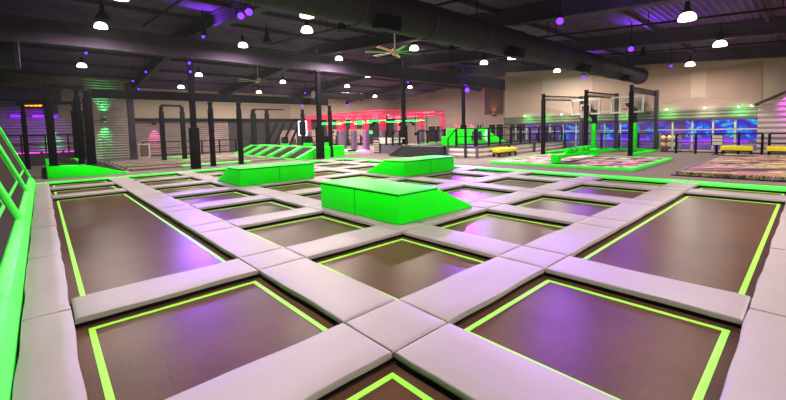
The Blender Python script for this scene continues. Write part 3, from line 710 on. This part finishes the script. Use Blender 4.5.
# ------------------------------------------------------------------ desk, stairs, platform
t = thing('desk', 'white topped counter with purple side beside the column', 'desk', (17.9, 20, -.02))
part('top', MB().box(17.5, 18.5, 19.0, 20.6, .98, 1.06), 'white', t, bevel=.01); part('body', MB().box(17.6, 18.4, 19.2, 20.5, -.02, .72), 'purplepad', t); part('front_board', MB().box(17.52, 17.6, 19.1, 20.55, .66, .98), 'white', t); part('back_body', MB().box(17.7, 18.4, 19.2, 20.5, .72, .98), 'white', t)
for nm, yy, lb in (('slatted_locker', 21.05, 'grey slatted locker with violet top at the far end of the counter'), ('slatted_locker', 18.0, 'grey slatted locker between counter and dark stairs')):
    hh = 1.0 if yy > 20 else .6
    t = thing(nm, lb, 'locker', (17.9, yy, -.02), 'slatted lockers')
    part('body', MB().box(17.66, 18.3, yy-.3, yy+.3, -.02, hh), 'darkwall', t)
    for k in range(5 if hh > .8 else 3): part('slat', MB().box(17.6, 17.66, yy-.3, yy+.3, .04+k*.18, .16+k*.18), 'mull', t)
    part('top', MB().box(17.6, 18.34, yy-.34, yy+.34, hh, hh+.06), 'purplepad' if hh > .8 else 'mull', t)
PZ = .62
t = thing('platform', 'raised corrugated platform with dark deck behind the railing', 'platform', (22, 14, -.02))
part('deck', MB().box(17, 27.4, 12., 17.4, PZ-.08, PZ), 'steps', t); part('side_cladding', MB().box(17.02, 27.4, 12.02, 12.1, -.02, PZ-.08), 'corrlight', t)
part('end_cladding', MB().box(17.02, 17.1, 12.1, 14.05, -.02, PZ-.08), 'corrlight', t)
for k, (x, y) in enumerate(((17.0, 12.0), (17.0, 14.0), (23.2, 12.0), (20.2, 12.), (17.0, 12.75))):
    part('corner_post', MB().box(x-.06, x+.06, y-.06, y+.06, -.02, PZ), 'purplepad' if k in (0, 1) else 'darkwall', t)
part('back_body', MB().box(17.1, 27.3, 12.1, 17.3, -.02, PZ-.08), 'darkwall', t)
t = thing('stairs', 'wide flight of dark stairs leading up to the platform', 'stairs', (16.3, 15.3, -.02))
for k in range(4):
    part('step', MB().box(15.74+.3*k, 16.93, 14.1, 17.3, -.02 if k == 0 else .16*k-.03, .16*(k+1)-.05), 'steps', t)
    part('nosing', MB().box(15.73+.3*k, 15.77+.3*k, 14.1, 17.3, .16*(k+1)-.05, .16*(k+1)-.03), 'mull' if k == 3 else 'darkwall', t)
single('stair_cheek', MB().prism([(15.7,17.42,-.02),(17,17.42,-.02),(17,17.42,.62),(16.7,17.42,.62),(15.7,17.42,.16)], (0,.12,0)), 'darkwall', 'dark cheek at the far side of the dark stairs', 'stair side')
r = railing('platform_railing', (17.05,12.05), (27.3,12.05), .95, 'black railing with mesh along the corrugated platform', 9, PZ, mesh=True)
railing('platform_railing', (17.05,12.15), (17.05,13.4), .95, 'short black railing at the platform corner by the stairs', 2, PZ, mesh=True)
single('handrail', MB().bar((17.05,14.0,1.02), (17.05,13.42,1.57), .06, .06).bar((17.05,14.0,.62),(17.05,14.0,1.04),.06,.06), 'steel', 'sloping black handrail at the near side of the stairs', 'handrail')
railing('stair_railing', (17.05,17.35), (17.05,19.3), .95, 'short black railing between stairs and counter', 3, -.02+.6, mid=True)
railing('railing', (19.4,18.6), (27.0,18.6), 1.5, 'dark railing between column and platform, before the pink rig', 8)
t = thing('inflatable', 'bright green inflatable obstacle with dark side graphics on the platform', 'inflatable', (20, 14.6, PZ))
part('body', MB().box(18.05, 21.8, 14.3, 14.95, PZ, 1.55), 'green', t, bevel=.03, smooth=True)
part('step_block', MB().box(17.55, 18.05, 14.35, 14.9, PZ, 1.16), 'green', t, bevel=.02, smooth=True)
part('slide', MB().prism([(21.8,14.3,PZ),(23.9,14.3,PZ),(23.2,14.3,.78),(21.8,14.3,1.3)], (0,.6,0)), 'green', t, bevel=.03, smooth=True)
part('side_graphic', MB().box(19.7, 20.75, 14.27, 14.3, .82, 1.4), 'graphic', t, 'dark printed graphic')
mb = MB()
mb.prism([(21.3+.24*math.cos(a*PI/10), 14.3, 1.1+.38*math.sin(a*PI/10)) for a in range(20)], (0,-.03,0))
part('oval_graphic', mb, mat('mint_oval', (190, 255, 225), .4), t, 'pale mint oval')
part('lime_top', MB().box(18.1, 21.75, 14.33, 14.92, 1.52, 1.58), 'greenlite', t)
single('floor_pad', MB().box(19.2, 24.5, 17.75, 18.2, -.02, .62), 'green', 'green padded edge behind the platform before the pink rig', 'mat', bevel=.03)
# benches -------------------------------------------------------------------
def bench(label, x0, x1, y0, y1):
    t = thing('bench', label, 'bench', ((x0+x1)/2, (y0+y1)/2, -.02), 'yellow benches')
    part('cushion', MB().box(x0, x1, y0, y1, .24, .46), 'ydense', t, bevel=.03, smooth=True)
    part('base', MB().box(x0+.04, x1-.04, y0+.04, y1-.04, .18, .24), 'steel', t)
    for a in (x0+.08, x1-.08):
        for b in (y0+.08, y1-.08): part('leg', MB().box(a-.04, a+.04, b-.04, b+.04, -.02, .18), 'steel', t)
bench('yellow bench on black legs before the corrugated platform', 18.15, 20.0, 11.35, 11.85)
bench('long yellow bench by the party room windows, beside the leaflet stand', 24.6, 25.1, 1.88, 3.05)
bench('yellow bench before the corrugated porch, cut by the picture edge', 24.6, 25.1, .0, 1.42)
railing('railing', (25.45,5.0), (25.45,1.62), 1.05, 'black railing before the party room windows', 4, group='window side railings')
railing('railing', (25.45,1.38), (25.45,-3.5), 1.05, 'black railing before the corrugated porch', 5, group='window side railings')
railing('railing', (27.6,10.6), (27.6,6.3), 1.05, 'black railing behind the basketball lanes', 4, group='window side railings')
railing('railing', (27.6,16.2), (27.6,10.9), 1.05, 'black railing before the party rooms behind the platform', 5, group='window side railings')
# ball rack
t = thing('ball_rack', 'chrome rack of cream balls beside the net post at the windows', 'rack', (26.2, 5.45, -.02))
for yy in (4.98, 5.92):
    for xx in (26.05, 26.35): part('upright', MB().box(xx-.02, xx+.02, yy-.02, yy+.02, -.02, 1.1), 'chrome', t)
for z in (.3, .66): part('shelf', MB().box(26.05, 26.35, 4.98, 5.92, z, z+.02), 'chrome', t)
b0 = None
for z, row in ((.32, 'lower'), (.68, 'upper')):
    for k in range(3):
        lb = 'cream ball on the %s shelf of the ball rack, %s from the net post' % (row, ORD[k])
        loc = (26.2, 5.76-.29*k, z)
        if b0 is None:
            m2 = MB().lathe([(.13*math.sin(PI*i/10)+1e-4, .13-.13*math.cos(PI*i/10)) for i in range(11)], loc, 16)
            b0 = thing('ball', lb, 'ball', loc, 'cream balls on the rack'); part('shell', m2, 'cream', b0, smooth=True)
        else: dup(b0, loc, lb)
t = thing('banner_stand', 'narrow maroon banner stand behind the ball rack', 'banner', (26.75, 5.7, -.02))
part('banner', MB().box(26.74, 26.76, 5.62, 6.0, .0, 1.0), 'maroon', t); part('foot', MB().box(26.6, 26.9, 5.35, 5.95, -.02, .02), 'steel', t)
t = thing('leaflet_stand', 'black leaflet stand holding pale sheets beside the yellow bench', 'stand', (25.2, 3.25, -.02))
part('pole', MB().box(25.2, 25.24, 3.21, 3.29, -.02, .5), 'steel', t); part('backboard', MB().box(25.2, 25.23, 3.02, 3.5, .45, .98), 'black', t); part('foot', MB().box(25.05, 25.35, 3.05, 3.45, -.02, .01), 'steel', t)
for k in range(3): part('sheet', MB().box(25.17, 25.2, 3.05, 3.45, .48+.17*k, .62+.17*k), 'paper', t)

# ------------------------------------------------------------------ airbags, balance beam
def airbag(name, label, x0, x1, y0, y1, m, edge, h, b=.18):
    t = thing(name, label, 'air bag', ((x0+x1)/2, (y0+y1)/2, -.02), 'printed landing bags')
    part('bag', MB().box(x0+b, x1-b, y0+b, y1-b, -.02, h-.01), m, t, bevel=.02)
    if edge:
        for nm, bx in (('front_border', (x0,x0+b,y0,y1)), ('back_border', (x1-b,x1,y0,y1)), ('near_border', (x0+b,x1-b,y0,y0+b)), ('far_border', (x0+b,x1-b,y1-b,y1))):
            part('border_pad', MB().box(*bx, -.02, h), edge, t, bevel=.015)
    return t
airbag('landing_bag', 'landing bag printed with pink and white splashes inside lime border', 14.9, 20.6, 4.15, 9.85, 'bag', 'greenlite', .09)
t = airbag('landing_bag', 'landing bag printed with yellow and pink splashes before the benches', 14.6, 24.3, -5.2, 2.85, 'bagy', None, .1, .06)
part('front_face', MB().box(14.62, 14.67, -5.2, 2.8, -.02, .1), 'bagface', t, 'black and yellow front face')
part('purple_piping', MB().box(14.66, 24.2, 2.79, 2.86, -.02, .105), mat('purple_piping', (84, 40, 120), .5), t, 'purple piping')
single('carpet_edge', MB().box(14.45, 14.55, -5.5, 2.95, -.02, .01), 'steel', 'dark threshold strip before the yellow splash bag', 'strip')
t = thing('balance_beam', 'low bright green padded balance beam lying on the splash bag', 'balance beam', (18, 7.3, .095))
def bb(s): return (15.55+5.1*s, 7.1+.3*s)
p, q = bb(0), bb(1)
part('beam', MB().bar((p[0]+.1,p[1],.34), (q[0],q[1],.34), .3, .16), 'green', t, bevel=.02)
part('leg', MB().box(p[0]-.12, p[0]+.12, p[1]-.17, p[1]+.17, .097, .43), 'green', t, bevel=.02)
part('leg', MB().box(q[0]-.12, q[0]+.12, q[1]-.17, q[1]+.17, .097, .43), 'green', t, bevel=.02)
for s0, s1, tx in ((.22, .5, 'nearer the court'), (.54, .8, 'nearer the hoops')):
    a, b = bb(s0), bb(s1); z = .535
    t = thing('bolster', 'green padded bolster roll resting on the balance beam, ' + tx, 'bolster', ((a[0]+b[0])/2, a[1], .42), 'bolster rolls')
    part('roll', MB().cyl((a[0],a[1],z), (b[0],b[1],z), .108, 16), 'green', t, bevel=.03, smooth=True)
    for f in (.3, .7):
        c = a[0]+(b[0]-a[0])*f; d = a[1]+(b[1]-a[1])*f
        part('strap', MB().cyl((c-.025,d,z), (c+.025,d,z), .112, 16), 'black', t)

# ------------------------------------------------------------------ basketball lanes
LANE = [10.65, 8.5, 6.35]
xf1 = 27.1
tx3 = ['next to the platform', 'between the two lanes', 'beside the open carpet']
for k, y in enumerate(LANE):
    x0 = [21.65, 22.25, 22.43][k]; zt = [3.42, 3.49, 3.56][k]
    post('lane_post', x0, y, zt, .2, 'tall black padded post at the front of the basketball lanes, ' + tx3[k], 'basketball lane posts')
    t = thing('lane_post', 'black laced net post at the back of the basketball lanes, ' + tx3[k], 'post', (xf1, y, -.02), 'basketball lane posts')
    part('pole', MB().box(xf1-.1, xf1+.1, y-.1, y+.1, -.02, 3.6), 'darkwall', t, bevel=.02)
    mb = MB()
    for i in range(14): mb.box(xf1-.13, xf1-.1, y-.05, y+.05, .15+.24*i, .25+.24*i)
    part('lacing', mb, 'girder', t)
    trussbar('lane_beam', (x0+.1, y, zt-.05), (xf1-.1, y, 3.5), .22, 'black ladder beam on top of the basketball net, ' + tx3[k], 'lane beams', n=14)
    net([(x0+.15,y-.06,.1),(xf1-.15,y-.06,.1),(xf1-.15,y-.06,3.25),(x0+.15,y-.06,zt-.3)], 'black see-through side net of the basketball lanes, ' + tx3[k], 'lane nets')
    single('lane_edge', MB().box(x0+.3, xf1-.2, y-.2, y+.14, -.02, .1), 'green', 'low bright green edge pad on the floor of the lanes, ' + tx3[k], 'edge pad', 'lane edge pads', bevel=.02)
for k, (y, tx) in enumerate(((9.7, 'in the lane next to the platform'), (7.4, 'in the lane beside the open carpet'))):
    xb = 25.3
    t = thing('basketball_hoop', 'basketball hoop with clear backboard on green padded post, ' + tx, 'basketball hoop', (26.9, y, -.02), 'basketball hoops')
    part('post', MB().box(26.68, 26.92, y-.12, y+.12, -.02, 2.6), 'black', t)
    part('post_pad', MB().box(26.66, 26.94, y-.14, y+.14, .0, 1.72), 'green', t, bevel=.04, smooth=True)
    part('arm', MB().bar((26.8,y,2.5), (xb+.05,y,2.8), .16, .16).bar((26.8,y,2.0), (xb+.05,y,2.5), .12, .12), 'black', t)
    w, z0, z1 = .82, 2.32, 3.22
    bo = part('backboard', MB().box(xb, xb+.03, y-w, y+w, z0, z1), 'acrylic', t)
    part('board_frame', MB().box(xb-.03, xb+.05, y-w-.04, y+w+.04, z0-.04, z0+.05).box(xb-.03, xb+.05, y-w-.04, y+w+.04, z1-.05, z1+.04).box(xb-.03, xb+.05, y-w-.04, y-w+.05, z0+.05, z1-.05).box(xb-.03, xb+.05, y+w-.05, y+w+.04, z0+.05, z1-.05), 'white', bo)
    part('target_square', MB().box(xb-.02, xb, y-.3, y+.3, 2.86, 2.92).box(xb-.02, xb, y-.3, y-.24, 2.48, 2.86).box(xb-.02, xb, y+.24, y+.3, 2.48, 2.86), 'white', bo)
    mb = MB(); R = .23; c = (xb-.06-R-.06, y, 2.5)
    for i in range(20):
        a, b = 2*PI*i/20, 2*PI*(i+1)/20
        mb.cyl((c[0]+R*math.cos(a), c[1]+R*math.sin(a), c[2]), (c[0]+R*math.cos(b), c[1]+R*math.sin(b), c[2]), .022, 6)
    mb.box(c[0]+R-.02, xb-.0, y-.1, y+.1, 2.44, 2.56)
    part('rim', mb, 'orange', t, 'orange rim')
    mb = MB()
    for i in range(12):
        for s in (1, -1):
            a0 = 2*PI*i/12
            for q in range(3):
                ra, rb = R*(1-.16*q), R*(1-.16*(q+1)); aa, ab = a0+s*q*PI/12, a0+s*(q+1)*PI/12
                mb.cyl((c[0]+ra*math.cos(aa), c[1]+ra*math.sin(aa), c[2]-.14*q), (c[0]+rb*math.cos(ab), c[1]+rb*math.sin(ab), c[2]-.14*(q+1)), .014, 4)
    part('net', mb, 'white', t, 'white net')
single('lane_edge', MB().box(27.3, 27.55, 6.5, 10.5, -.02, .1), 'green', 'low bright green edge pad at the back of the lanes below the hoops', 'edge pad', 'lane edge pads', bevel=.02)

# ------------------------------------------------------------------ far wall details (beyond the platform)
struct('trim_8', MB().box(32.9, 33, 20.3, 22.3, 2.9, 6.1), 'brown', 'dark brown tall panel on the far wall')
single('wall_lamp_tube', MB().box(32.9, 32.94, 22.32, 22.37, 3.2, 6.0), 'pinkdim', 'thin pink light line at the edge of the brown wall panel', 'light')
t = thing('wall_lamp', 'amber uplight at the foot of the brown wall panel', 'lamp', (32.7, 21.2, 2.8), 'coloured wall lamps')
part('body', MB().box(32.65, 32.98, 21.1, 21.3, 2.75, 2.9), 'black', t); part('lens', MB().box(32.68, 32.95, 21.12, 21.28, 2.9, 2.92), 'orangeled', t)
spot('lamp_light', (32.6, 21.2, 2.98), (32.95, 21.2, 4), 45, (1, .5, .12), 80, .8, .03, t)
for k, (y0, y1, tx) in enumerate(((20.1, 21.9, 'below the brown panel'), (17.3, 18.9, 'at the near corner of the far wall'), (22.6, 23.3, 'beside the pink mural'), (27.5, 30, 'behind the pink rig'))):
    w = thing('window_%d' % (30+k), 'dark glazed opening in the far wall ' + tx, 'window', (32.95, (y0+y1)/2, .2), kind='structure')
    part('frame', MB().box(32.9, 33, y0, y0+.08, .2, 2.0).box(32.9, 33, y1-.08, y1, .2, 2.0).box(32.9, 33, y0, y1, 1.92, 2.0).box(32.9, 33, (y0+y1)/2-.04, (y0+y1)/2+.04, .2, 1.92), 'mull', w)
    part('glass', MB().box(32.93, 32.97, y0+.08, y1-.08, .2, 1.92), mat('dark_glass', (40, 26, 40), .15), w)
for k, y in enumerate((19.5, 18.95)):
    struct('trim_%d' % (10+k), MB().box(32.7, 33, y-.22, y+.22, -.02, 2.1), 'corr', 'corrugated pier between dark far windows')
single('wall_art', MB().box(32.9, 32.97, 23.5, 26.2, 1.3, 2.05), 'mural', 'pink and white painted mural on the far wall', 'mural')
for k, (a, b, pk, zp) in enumerate([(28.5, 22.6, 25.5, 3.1)]):
    struct('trim_14', MB().prism([(32.98,a,2.1),(32.98,pk,zp),(32.98,b,2.1)], (-.05,0,0)), 'facet', 'low gable facet on the far wall')

# ------------------------------------------------------------------ ducts
def duct(label, p, q, r, name='round_duct', flange=True):
    p, q = Vector(p), Vector(q); d = (q-p); L = d.length; d.normalize()
    t = thing(name, label, 'duct', (p+q)/2, 'round ducts')
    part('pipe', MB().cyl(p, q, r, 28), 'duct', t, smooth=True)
    if flange:
        for k in range(1, int(L/2.4)+1):
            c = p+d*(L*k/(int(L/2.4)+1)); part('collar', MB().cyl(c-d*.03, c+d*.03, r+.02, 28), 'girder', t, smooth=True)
    part('end_ring', MB().cyl(q-d*.1, q+d*.02, r+.035, 28), 'girder', t, smooth=True)
    u = Vector((0,0,1))
    for k in range(max(2, int(L/4))):
        c = p+d*(L*(k+.5)/max(2, int(L/4))); part('hanger', MB().cyl(c+u*r, Vector((c.x, c.y, zc(c.y))), .015, 6), 'steel', t)
    if L > 10:
        for k in range(5):
            c = p+d*(L*(k+.35)/5.); part('vent_outlet', MB().bar(c+Vector((0,-.2,-r*.8)), c+Vector((0,-.62,-r*1.0)), .5, .3), 'black', t)
    return t
duct('big dark round duct crossing the roof above the middle of the court', (-1.5, 7, 4.42), (26., 7, 4.42), .45)
duct('dark round duct with open end above the pink rig', (15.3, 25.5, 4.38), (19.95, 25.5, 4.38), .3)
duct('short dark round duct ending beside the violet lit column', (25.2, 20.6, 5.35), (29.6, 20.6, 5.35), .4)
duct('dark round duct end high above the slanted wall', (-2.1, 17.1, 4.2), (-.35, 17.1, 4.2), .42)

# ------------------------------------------------------------------ pendants
def pendant(x, y, z, label, lit=True, proto={}):
    key = lit
    if key not in proto:
        t = thing('pendant_lamp', label, 'pendant lamp', (x, y, z), 'lit dome pendants' if lit else 'unlit dome pendants')
        part('cord', MB().cyl((x,y,z+.5), (x,y,z+.85), .014, 6), 'steel', t)
        part('housing', MB().lathe([(.035,.52),(.06,.5),(.07,.32),(.12,.22),(.125,.195)], (x,y,z), 18), 'black', t, smooth=True)
        part('dome', MB().lathe([(.10,.2),(.155,.165),(.195,.1),(.21,.03),(.205,0)], (x,y,z), 22), 'glow' if lit else 'steel', t, 'glowing white dome' if lit else 'dark dome', smooth=True)
        if lit:
            l = bpy.data.lights.new('pendant_light', 'AREA'); l.shape = 'DISK'; l.size = .38; l.energy = LAMPW; l.color = (1, .92, .85); l.spread = PI
            o = bpy.data.objects.new('pendant_light', l); COL.objects.link(o); o.parent = t; o.location = (0, 0, -.02)
        proto[key] = t; return t
    return dup(proto[key], (x, y, z), label)
LAMPW = 190
FILL = (170, 110, 260, 420, 300, 420, 420)
LIT = [(1.76,12.4,5.18,'over the slanted wall side, cut by top picture edge'), (1.9,17.92,5.59,'over the slanted wall side, just this side of the ridge girder'), (1.82,25.96,5.24,'beyond the girder above the framed corner ramp'),
 (6.11,10.37,5.03,'upper one of the pair before the girder'), (7.31,12.45,5.18,'lower one of the pair before the girder'), (7.22,18.1,5.61,'touching the ridge girder past the tall violet column'), (7.54,26.1,5.23,'just beyond the girder past the violet column'), (7.57,30.47,4.9,'low and far, beside the violet column above the recess'),
 (13.35,26.41,5.21,'beside the grey far fan'), (13.46,30.91,4.87,'far above the striped ramp near the beige wall'), (12.76,18.34,5.63,'just above the column at the striped ramp'), (18.03,22.27,5.52,'above the pink rig, higher of the three'), (18.95,26.2,5.22,'above the pink rig, middle height'), (25.08,29.95,4.94,'far above the pink rig, lowest of the three'),
 (12.67,12.3,5.17,'directly behind the green ceiling fan'), (24.85,24.73,5.34,'beside the top of the column at the stairs'), (18.76,12.73,5.2,'beyond the round duct, nearer the stairs'), (17.76,10.39,5.03,'beyond the round duct, nearer the basketball lanes'), (24.92,11.35,5.1,'before the beige wall above the outer lane post'),
 (13.32,2.46,4.43,'largest, over the open side of the court'), (18.81,2.46,4.43,'over the yellow splash bag'), (25.28,4.48,4.59,'before the beige wall near the duct end'),
 (7.4,1.6,4.35,'added as unseen fill over the front court, open side'), (1.85,1.6,4.35,'added as unseen fill over the first court corner'), (1.85,5.3,4.6,'added as unseen fill over the slanted wall in front'), (8.5,-2.6,4.05,'added as unseen fill behind the open court side'), (19.,-3,4.0,'added as unseen fill over the open carpet'), (3.2,-4.6,3.9,'added as unseen fill behind the viewpoint near the slanted wall'), (13.6,-4.6,3.9,'added as unseen fill behind the open side, farther from the wall')]  # this row: unseen pendants added as fill light
for n, (x, y, z, tx) in enumerate(LIT):
    t = pendant(x, y, z, ('lit white dome pendant ' if len(tx.split()) > 10 else 'lit white dome pendant lamp ') + tx)
    for ch in t.children:
        if ch.type == 'LIGHT':
            ch.data = ch.data.copy(); d = math.hypot(x, y)
            ch.data.energy = FILL[n-22] if n >= 22 else (90 if (y < 5 and x > 12 and x < 22) else 150 if d < 14 else 350 if d < 21 else 150 if x < 5 else 340 if x < 9 else 300 if 17 < x < 20 and y > 21 else 240 if (x > 24 and y < 6) else 480 if (x > 24 and y < 20) else 900 if x > 24 else 520)
for x, y, z, tx in [(8.02,11.29,5.1,'beside the lit pair before the girder'), (7.44,16.03,5.45,'nearer the ridge girder, past the lit pair'), (1.77,16.08,5.46,'directly above the lit lamp at the slanted wall side'), (13.91,11.13,5.08,'between fan and round duct'), (13.6,22.97,5.47,'beyond the girder near the ridge column'), (7.93,22.73,5.49,'beyond the girder past the violet column'), (20.43,5.36,4.65,'near the end of the round duct')]:
    pendant(x, y, z, 'unlit dark dome pendant lamp ' + tx, False)

# violet stage lamps ----------------------------------------------------------
VIO = (.32, .06, 1)
def par(x, y, z, label, to=None, watt=0, big=False, group='violet stage lamps', m='purple', col=VIO, ang=26, hang=True, wash=0):
    to = Vector(to) if to else Vector((x*.27, y*.27, 0)); p = Vector((x, y, z)); d = (to-p).normalized(); r = .2 if big == 2 else .1 if big else .06
    t = thing('stage_spotlight', label, 'stage lamp', (x, y, z), group)
    part('can', MB().cyl(p-d*.3, p, r*.8, 14, r), 'black', t, smooth=True)
    part('lens', MB().cyl(p, p+d*.02, r*.93, 14), m, t, smooth=True)
    k = p-d*.12
    if hang is True: hang = (k.x, k.y, max(k.z+.32, min(zc(y)-.01, k.z+1.1)))
    yk = MB().bar(k+Vector((r+.03,0,0)), k+Vector((r+.03,0,.16)), .03, .03).bar(k-Vector((r+.03,0,0)), k+Vector((-r-.03,0,.16)), .03, .03).bar(k+Vector((-r-.03,0,.16)), k+Vector((r+.03,0,.16)), .03, .03)
    yk.cyl(k+Vector((0,0,.16)), hang, .02, 6)
    part('yoke', yk, 'steel', t)
    if wash: spot('stage_light', p-d*.35+Vector((0,0,.1)), (x, y-.6, zc(y)), wash, VIO, 150, 1, .06, t)  # extra upward spot added to tint the roof violet
    if watt: spot('stage_light', p+d*.06, to, watt, col, ang, .7, .06, t)
    return t
par(4.43,11.15,4.94,'violet stage lamp on the rafter, lower of the bright roof pair',(1.2,3.0,0),150,True,wash=300)
par(4.4,10.5,4.89,'violet stage lamp on the rafter, upper of the bright roof pair',(1.0,3.6,0),100,True,wash=250)
par(10.64,4.78,4.46,'very bright violet stage lamp beside the round duct',(2.8,1.3,0),1250,True,ang=24,wash=400)
par(16.73,4.79,4.46,'violet stage lamp over the walkway before the duct end',(4.6,2.2,0),360,True,wash=300)
par(23.4,4.91,4.47,'small violet stage lamp beside the lit pendant at the beige wall',None,0)
par(22.66,8.8,4.3,'violet stage lamp beneath the duct before the beige wall',(6.2,2.6,0),439,True,wash=200)
par(4.57,25.35,5.14,'small violet stage lamp on the rafter beyond the girder, highest of three')
par(4.36,28.15,4.93,'small violet stage lamp on the rafter beyond the girder, middle of three')
par(5.05,30.7,4.72,'small violet stage lamp on the rafter beyond the girder, lowest of three')
par(4.74,15.6,5.25,'violet stage lamp on the rafter just this side of the girder',(3.3,12.2,0),900,wash=200)
par(16.64,29.03,4.86,'small violet stage lamp far above the striped ramp')
par(1.75,22.29,5.37,'small dim stage lamp above the corner ramp')
par(5.13,19.05,4.8,'violet stage lamp on the tall column, upper of two',(1.33,5.0,0),1250,hang=(5.2,19.45,5.0))
par(5.15,19.05,4.42,'violet stage lamp on the tall column, lower of two',(1.5,5.6,0),950,hang=(5.2,19.46,4.6))
par(25.75,19.1,4.7,'bright violet stage lamp high on the column behind the inflatable',(6.5,5.0,0),6500,2,ang=22,wash=160)
spot('stage_light', (25.5,18.8,4.75), (14.7,11.7,0), 1600, VIO, 16, .6, .06)
par(19.2,19.3,4.9,'small violet stage lamp on the column beside the stairs')
par(15.2,27.0,3.62,'small violet lamp on top of the far post by the LED outline')
par(18.2,25.2,3.66,'violet lamp hanging below the duct end above the rig',(17,23,0),60,True,hang=(18.2,25.45,4.07))
# extra violet wash on the porch and corner
spot('wash_light', (25.3,.5,3.6), (26.1,.55,2.6), 420, (.85,.06,1), 60, .8, .05)
t = thing('wash_lamp', 'small lamp washing the corrugated porch in violet', 'lamp', (25.3,.5,3.75)); part('body', MB().box(25.2, 25.4, .4, .6, 3.68, 3.84), 'black', t); part('bracket', MB().bar((25.35,.5,3.8), (28,.5,3.8), .05, .05), 'steel', t)
spot('wash_light', (-.3,30.6,3.3), (-.3,33,1.8), 260, (.3,.03,1), 95, .8, .05)
# downlights on the fascia
for k, (y, col, w) in enumerate(((14.9, (.15,1,.2), 70), (13.4, (.15,1,.2), 75), (12.1, (.5,1,.5), 40), (10.2, (.15,1,.2), 75), (8.2, (.15,1,.2), 75), (5.9, (.18,1,.2), 75), (4.1, (1,.98,.75), 45), (2.7, (.15,1,.25), 80), (2.2, (1,.97,.9), 12))):
    t = thing('downlight', 'small bright downlight on the siding band, %s from the corrugated porch' % ORD[8-k], 'downlight', (27.3, y, 2.42), 'siding downlights')
    part('can', MB().cyl((27.3,y,2.42), (27.3,y,2.52), .07, 12), 'white', t); part('lens', MB().cyl((27.3,y,2.405), (27.3,y,2.42), .06, 12), 'dlglow', t)
    part('bracket', MB().box(27.3, 27.86, y-.02, y+.02, 2.45, 2.49), 'white', t)
    spot('downlight_light', (27.3,y,2.36), (27.85,y,1.95), w*1.0, col, 150, 1, .15, t)

# ceiling fans -------------------------------------------------------------
def fan(label, c, R, mats, a0):
    t = thing('ceiling_fan', label, 'ceiling fan', c, 'ceiling fans'); x, y, z = c
    part('rod', MB().cyl((x,y,z+.12), (x,y,zc(y)), .025, 8), 'mull', t)
    part('motor', MB().lathe([(.06,.16),(.14,.1),(.15,-.02),(.08,-.1)], c, 14), 'fanpink', t, smooth=True)
    for k, m in enumerate(mats):
        a = a0+2*PI*k/len(mats); d = Vector((math.cos(a), math.sin(a), 0)); s = Vector((-math.sin(a), math.cos(a), 0))
        p0, p1 = Vector(c)+d*.14, Vector(c)+d*R
        part('blade', MB().add([p0-s*.05, p0+s*.05, p1+s*.075+Vector((0,0,.03)), p1-s*.075] + [v+Vector((0,0,.02)) for v in (p0-s*.05, p0+s*.05, p1+s*.075+Vector((0,0,.03)), p1-s*.075)], [(0,3,2,1),(4,5,6,7),(0,1,5,4),(1,2,6,5),(2,3,7,6),(3,0,4,7)]), m, t)
fan('large ceiling fan with green and salmon blades above the green boxes', (9.34,10.,4.3), 1.05, ['fangreen','fangreen','fanpink','fangrey','fangrey','fanpink','fangreen'], math.radians(-62))
fan('grey ceiling fan beyond the ridge girder', (10.51,24.21,4.92), 1.3, ['fangrey']*6, .2)
single('hanging_projector', MB().box(18.55, 18.75, 14.9, 15.1, zc(15)-1.0, zc(15)-.85).cyl((18.65,15,zc(15)-.85),(18.65,15,zc(15)-.02),.02,6), 'black', 'small laser projector hanging beyond the round duct', 'projector')

# ------------------------------------------------------------------ world and view
w = bpy.data.worlds.new('world'); SC.world = w; w.use_nodes = True
w.node_tree.nodes['Background'].inputs[0].default_value = (.03, .028, .034, 1); w.node_tree.nodes['Background'].inputs[1].default_value = 1
SC.view_settings.view_transform = 'Standard'; SC.view_settings.look = 'None'; SC.view_settings.gamma = 1; SC.view_settings.exposure = 0.0
SC.cycles.use_denoising = True
SC.cycles.max_bounces = 6; SC.cycles.transparent_max_bounces = 12

# thin stage haze filling the hall
v = w.node_tree.nodes.new('ShaderNodeVolumeScatter'); v.inputs['Density'].default_value = .0007; v.inputs['Anisotropy'].default_value = .2
w.node_tree.links.new(v.outputs[0], w.node_tree.nodes['World Output'].inputs['Volume'])
